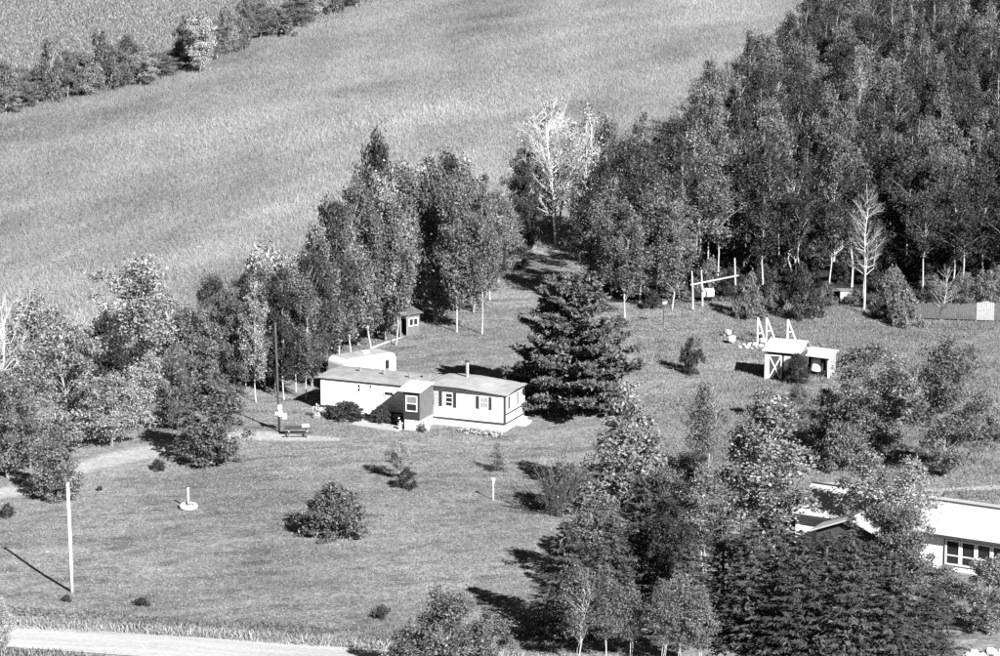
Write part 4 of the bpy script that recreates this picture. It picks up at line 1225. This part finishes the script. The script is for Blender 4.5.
# aspen grove left of centre
GA = 'trees of the grove left of the house'
grove = [(222, 392, 296, 40), (234, 398, 284, 38), (246, 388, 268, 40), (256, 402, 282, 34), (264, 385, 262, 42), (274, 396, 270, 36), (284, 400, 268, 36), (296, 392, 258, 40), (306, 400, 272, 34), (312, 386, 248, 42), (326, 380, 240, 42), (338, 370, 226, 44),
         (290, 372, 250, 44), (318, 362, 218, 46), (338, 352, 206, 46), (352, 360, 222, 44), (358, 345, 178, 46), (372, 352, 200, 44), (385, 340, 170, 48), (396, 345, 196, 40), (404, 326, 156, 50), (378, 325, 148, 44), (422, 318, 160, 50), (436, 322, 158, 52), (448, 306, 146, 54), (464, 300, 152, 50), (474, 312, 176, 44), (484, 290, 168, 46), (430, 300, 150, 50), (498, 282, 190, 40), (410, 308, 170, 44), (490, 300, 205, 36)]
grove.sort()
for k, (u, v, vt, w) in enumerate(grove):
    T_('maple_big' if k % 3 == 1 else 'aspen', u, v, vt, w * (1.25 if k % 3 == 1 else 1), 'grove_tree', nth(k) + ' trunk from the left in the leafy grove behind the house', 'tree', GA, leaf=('leaf_mid', 'leaf_mid', 'leaf_dark', 'leaf_light')[k % 4])
T_('maple_bright', 268, 372, 238, 66, 'leafy_tree', 'very bright crown at the top left of the aspen grove', 'tree', pick=2)
T_('maple_dark', 214, 380, 276, 44, 'leafy_tree', 'dark tree at the grove\'s left end against the meadow', 'tree', pick=2)
T_('maple_dark', 377, 335, 130, 50, 'leafy_tree', 'dark narrow crown rising highest from the grove', 'tree', pick=0)
T_('maple_dark', 335, 352, 190, 44, 'leafy_tree', 'dark narrow crown at the grove\'s left shoulder', 'tree', pick=3)
T_('aspen', 457, 332, 168, 44, 'aspen_tree', 'aspen with a long bare white trunk, left of the pair on the lawn', 'tree', pick=1, leaf='leaf_mid')
T_('aspen', 482, 334, 188, 36, 'aspen_tree', 'aspen with a long bare white trunk, right of the pair on the lawn', 'tree', pick=3, leaf='leaf_mid')
T_('sparse', 440, 318, 172, 62, 'sparse_tree', 'pale thin-leaved tree in the right half of the grove', 'tree', pick=1, leaf='leaf_light')
T_('maple', 604, 244, 118, 52, 'leafy_tree', 'leafy tree at the wood corner right of the white-limbed tree', 'tree', pick=0)
T_('bare_big', 557, 246, 104, 82, 'sparse_tree', 'tall pale tree with many bare white limbs at the top centre', 'tree', pick=0, crown='twigs')
T_('sparse', 548, 230, 92, 84, 'sparse_tree', 'bright thin-leaved tree woven through the white limbs at the top centre', 'tree', pick=0)
T_('maple', 530, 236, 138, 36, 'leafy_tree', 'dark leafy tree half hidden left behind the tall one with white limbs', 'tree', pick=2)
T_('sparse', 590, 248, 92, 80, 'sparse_tree', 'pale leafy tree touching the right side of the tall one with white limbs', 'tree', pick=1)
T_('maple_dark', 522, 256, 162, 40, 'leafy_tree', 'dark tree left of the tall pale tree', 'tree', pick=2)
T_('shrub_dark', 512, 268, 240, 44, 'shrub', 'dark undergrowth below the dark tree at centre', 'shrub', pick=1)

# wood on the right: front edge by hand
for (u, v, vt, w, lab) in ((598, 304, 192, 44, 'first aspen of the wood edge behind the pine'), (612, 296, 178, 46, 'second aspen of the wood edge behind the pine'), (625, 318, 205, 44, 'aspen with a slanting white trunk above the pine'), (640, 306, 186, 46, 'aspen just right of the slanting white trunk'), (656, 304, 180, 46, 'aspen above the small birdhouse'), (672, 309, 196, 40, 'aspen between the birdhouse and the pole frame')):
    T_('aspen', u, v, vt, w, 'aspen_tree', lab, 'tree', lean=-0.06 if 'slanting' in lab else 0)
T_('bare', 864, 313, 184, 44, 'bare_tree', 'white leafless tree standing out before the dark wood', 'tree', pick=1, bark='bark_white', leaf='bark_grey', crown='twigs')
T_('bare', 942, 320, 268, 30, 'bare_tree', 'short crooked white trunk near the board fence', 'tree', pick=0, bark='bark_white', leaf='bark_grey', crown='twigs', lean=0.1)
T_('bare', 790, 280, 176, 30, 'bare_tree', 'thin bare white tree inside the wood left of the big leafless one', 'tree', pick=1, bark='bark_white', leaf='bark_bleached', crown='twigs')
T_('bare', 970, 262, 160, 34, 'bare_tree', 'thin bare pale tree in the wood at the far right', 'tree', pick=1, bark='bark_white', leaf='bark_bleached', crown='twigs')
EDGE = [(750, 318, 272, 30), (776, 314, 284, 24), (802, 318, 262, 34), (826, 306, 282, 22), (889, 310, 268, 34), (905, 326, 288, 30), (926, 314, 284, 24), (960, 304, 276, 26), (985, 302, 270, 30), (650, 308, 292, 22), (880, 318, 300, 20), (855, 306, 288, 20)]
for k, (u, v, vt, w) in enumerate(sorted(EDGE)):
    T_('shrub' if k % 3 else 'shrub_dark', u, v, vt, w, 'shrub', nth(k) + ' sunlit bush from the left along the front edge of the dark wood', 'shrub', 'bushes along the wood edge', bark='bark_grey')
wr = random.Random(11)
wood_pts = []
wp = [Vector((x, y, 0)) for x, y in WOOD]
xs = [q.x for q in wp]; ys = [q.y for q in wp]
cand = []
tries = 0
while tries < 9000 and len(wood_pts) < 290:
    tries += 1
    x, y = wr.uniform(min(xs), 82), wr.uniform(min(ys), max(ys))
    if not bool(pip(WOOD, np.array([x]), np.array([y]))[0]): continue
    if abs(x) > 0.182 * y + 2: continue
    dmin = 2.9 if y < 300 else 4.0
    if any((x - a) ** 2 + (y - b) ** 2 < dmin * dmin for a, b in wood_pts): continue
    wood_pts.append((x, y))
front_y = min(ys)
FRONT = sorted((q for q in wood_pts if q[1] < front_y + 12), key=lambda q: q[0] / q[1])
def zone(x, y):
    if y < front_y + 12: return 'at the front edge of the dark wood'
    if not bool(pip(WOOD, np.array([x - 14.0]), np.array([y]))[0]): return 'on the meadow side of the dark wood'
    return 'in the right half of the dark wood' if x > 0.115 * y else 'in the middle of the dark wood'
for k, (x, y) in enumerate(wood_pts):
    q = (x, y, float(hgt(x, y)))
    h = wr.uniform(11.0, 14.5) if y > front_y + 8 else wr.uniform(9, 13)
    r_ = wr.random()
    if r_ < 0.50 or y < front_y + 14:
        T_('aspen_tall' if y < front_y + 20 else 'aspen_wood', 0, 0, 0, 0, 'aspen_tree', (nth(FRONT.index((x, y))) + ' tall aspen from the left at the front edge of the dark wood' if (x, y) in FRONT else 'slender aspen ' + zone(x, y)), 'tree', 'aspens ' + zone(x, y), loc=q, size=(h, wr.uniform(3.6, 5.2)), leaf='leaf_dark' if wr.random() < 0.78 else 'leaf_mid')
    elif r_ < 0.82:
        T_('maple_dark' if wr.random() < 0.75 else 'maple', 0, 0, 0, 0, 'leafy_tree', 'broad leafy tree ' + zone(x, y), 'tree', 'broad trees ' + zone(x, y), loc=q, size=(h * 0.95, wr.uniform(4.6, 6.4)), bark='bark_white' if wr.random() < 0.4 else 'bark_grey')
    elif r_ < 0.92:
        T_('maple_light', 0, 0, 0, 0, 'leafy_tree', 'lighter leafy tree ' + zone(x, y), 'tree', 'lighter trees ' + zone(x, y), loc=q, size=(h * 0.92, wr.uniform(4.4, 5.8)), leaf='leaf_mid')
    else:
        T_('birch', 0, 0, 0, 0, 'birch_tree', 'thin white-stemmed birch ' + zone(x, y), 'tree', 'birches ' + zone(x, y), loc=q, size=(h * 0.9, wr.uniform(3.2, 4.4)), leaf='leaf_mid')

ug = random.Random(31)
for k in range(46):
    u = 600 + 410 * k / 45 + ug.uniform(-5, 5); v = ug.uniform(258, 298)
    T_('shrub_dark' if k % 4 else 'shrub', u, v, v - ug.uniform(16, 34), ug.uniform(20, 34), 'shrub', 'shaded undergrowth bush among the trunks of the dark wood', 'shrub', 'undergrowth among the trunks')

# right middle
T_('maple_big', 868, 458, 340, 86, 'leafy_tree', 'broad tree below the lean-to', 'tree', pick=0, leaf='leaf_mid')
T_('aspen', 892, 440, 352, 50, 'aspen_tree', 'narrow tree between the two broad ones below the lean-to', 'tree', pick=2, leaf='leaf_light', bark='bark_grey')
T_('maple_big', 945, 476, 332, 76, 'leafy_tree', 'broad tree with a short pale trunk behind the lower right house', 'tree', pick=1, leaf='leaf_mid')
T_('round_shrub', 843, 470, 424, 48, 'shrub', 'round bush at the foot of the broad tree below the lean-to', 'shrub', pick=1)
T_('maple_light', 826, 452, 388, 38, 'leafy_tree', 'small light tree left of the broad tree below the lean-to', 'tree', pick=0, leaf='leaf_mid')
T_('birch', 703, 476, 382, 42, 'birch_tree', 'thin light birch in the rough grass below the shed', 'tree', pick=0, leaf='leaf_mid')
T_('aspen', 770, 566, 388, 84, 'birch_tree', 'tall airy birch before the left end of the lower right house', 'tree', pick=2, leaf='leaf_light')
T_('birch', 744, 545, 410, 56, 'birch_tree', 'airy birch left of the tall one near the lower right house', 'tree', pick=3, leaf='leaf_mid')
T_('aspen', 868, 560, 448, 56, 'birch_tree', 'thin leafy tree in front of the white roof\'s middle', 'tree', pick=4, leaf='leaf_light')
T_('birch', 908, 566, 456, 62, 'birch_tree', 'thin leafy tree right of the one before the white roof', 'tree', pick=0, leaf='leaf_light')
T_('shrub', 990, 442, 414, 30, 'shrub', 'round bush at the right edge below the fence', 'shrub', pick=3)
T_('shrub_light', 765, 420, 388, 34, 'shrub', 'light bush in the rough grass below the shed', 'shrub', pick=1)
T_('cedar', 626, 506, 380, 76, 'leafy_tree', 'bright leafy tree below the pine', 'tree', pick=0, leaf='leaf_light', bark='bark_grey')
T_('bare_shrub', 560, 516, 470, 66, 'bare_shrub', 'leafless many-stemmed shrub left of the bright leafy tree', 'shrub', crown='twigs')
T_('shrub', 566, 510, 462, 60, 'shrub', 'dark mass of leaves behind the leafless many-stemmed shrub', 'shrub', pick=3)
T_('aspen', 598, 588, 484, 56, 'leafy_tree', 'small leafy tree below the leafless shrub', 'tree', pick=1, bark='bark_grey')
T_('aspen', 668, 600, 496, 54, 'leafy_tree', 'dark leafy tree at the lower centre behind the birches', 'tree', pick=3, bark='bark_grey', leaf='leaf_dark')
T_('birch', 706, 574, 462, 60, 'birch_tree', 'birch clump with forked white stems at the lower centre', 'tree', pick=2, leaf='leaf_mid')
T_('maple_dark', 690, 520, 450, 50, 'leafy_tree', 'dark small tree behind the forked birch clump', 'tree', pick=3)
T_('maple', 668, 560, 470, 54, 'leafy_tree', 'medium tree left of the forked birch clump', 'tree', pick=2)
T_('shrub', 735, 520, 470, 44, 'shrub', 'bush behind the tall airy birch', 'shrub', pick=1)
T_('maple', 905, 606, 506, 66, 'leafy_tree', 'leafy tree before the wing of the lower right house', 'tree', pick=0)
T_('maple', 886, 592, 498, 40, 'leafy_tree', 'narrow leafy tree hiding the right slope of the dark gable', 'tree', pick=3)
T_('spruce', 850, 594, 512, 58, 'spruce_tree', 'spruce standing close before the dark gable of the lower right house', 'tree', pick=2, crown='needles')
T_('maple', 940, 626, 566, 54, 'leafy_tree', 'leafy tree before the windows of the lower right house', 'tree', pick=2)
T_('maple_light', 798, 420, 384, 26, 'leafy_tree', 'small light sapling below the shed door', 'tree', pick=0, leaf='leaf_mid')
T_('shrub', 585, 556, 510, 50, 'shrub', 'bush at the left foot of the small leafy tree below the leafless shrub', 'shrub', pick=2)
# conifers of the bottom
T_('spruce', 640, 588, 472, 74, 'spruce_tree', 'tall spruce standing alone among the leafy trees at the lower centre', 'tree', pick=1, crown='needles')
T_('spruce', 612, 612, 512, 66, 'spruce_tree', 'shorter spruce half hidden behind the birches at the lower centre', 'tree', pick=3, crown='needles')
T_('spruce', 566, 634, 518, 88, 'spruce_tree', 'leftmost spruce of the bottom row, throwing a dark shadow on the lawn', 'tree', pick=0, crown='needles')
for k, (u, v, vt, w) in enumerate(sorted(((752, 650, 520, 92), (800, 662, 528, 96), (848, 668, 536, 92), (722, 632, 510, 80), (690, 640, 540, 70), (892, 670, 552, 88), (775, 632, 512, 80), (826, 640, 528, 80), (932, 668, 580, 70), (868, 640, 540, 74)))):
    T_('spruce', u, v, vt, w, 'spruce_tree', nth(k) + ' dark spruce from the left in the thicket below the white roofed house', 'tree', 'spruces of the bottom thicket', crown='needles')
for (u, v, vt, w, lab) in ((577, 664, 560, 42, 'leafy birch with a white stem left at the bottom centre'), (606, 662, 566, 42, 'leafy birch with a white stem right of its twin at the bottom centre'), (662, 668, 578, 40, 'left one of three small birches at the bottom'), (682, 668, 572, 40, 'middle one of three small birches at the bottom'), (700, 670, 584, 36, 'right one of three small birches at the bottom'), (630, 660, 580, 40, 'small leafy birch between the two bottom birch groups')):
    T_('birch', u, v, vt, w, 'birch_tree', lab, 'tree', leaf='leaf_mid')
T_('maple_light', 448, 700, 588, 84, 'leafy_tree', 'leafy tree rising from the bottom edge at centre left', 'tree', pick=1, leaf='leaf_mid')
T_('maple_light', 408, 698, 626, 56, 'leafy_tree', 'lower leafy tree at the bottom edge left of the larger one', 'tree', pick=2, leaf='leaf_mid')
T_('maple_light', 492, 690, 612, 56, 'leafy_tree', 'lower leafy tree at the bottom edge right of the larger one', 'tree', pick=0, leaf='leaf_mid')
T_('maple_light', 988, 634, 554, 60, 'leafy_tree', 'leafy tree with a pale trunk before the lower right house', 'tree', pick=1, leaf='leaf_mid', bark='bark_white')
T_('birch', 3, 664, 596, 22, 'young_tree', 'pale thin sapling at the bottom left corner', 'tree', pick=0, leaf='leaf_bright')

# hedgerow at the top left
HG = 'trees of the hedgerow'
hr = random.Random(21)
hedge = []
for k in range(44):
    t = k / 43
    u = -25 + 385 * t
    vb = float(np.interp(u, [-30, 0, 130, 250, 365], [120, 113, 87, 48, 4])) + hr.uniform(-7, 1)
    gap = 145 < u < 178
    tall = hr.choice((26, 34, 42, 50, 60)) + hr.uniform(-4, 4) if not gap else hr.uniform(14, 24)
    hedge.append((u + hr.uniform(-4, 4), vb, vb - tall, hr.uniform(24, 36)))
for k, (u, vb, vt, w) in enumerate(hedge):
    kd = ['maple', 'maple', 'aspen', 'maple_light', 'shrub'][k % 5]
    T_(kd, u, vb, vt, w, 'hedgerow_tree', nth(k) + ' tree from the left in the hedgerow between the fields', 'tree', HG, bark='bark_white' if k % 2 else 'bark_grey')
T_('maple_bright', 200, 72, 12, 36, 'hedgerow_tree', 'very bright tree standing out of the hedgerow', 'tree', pick=0)
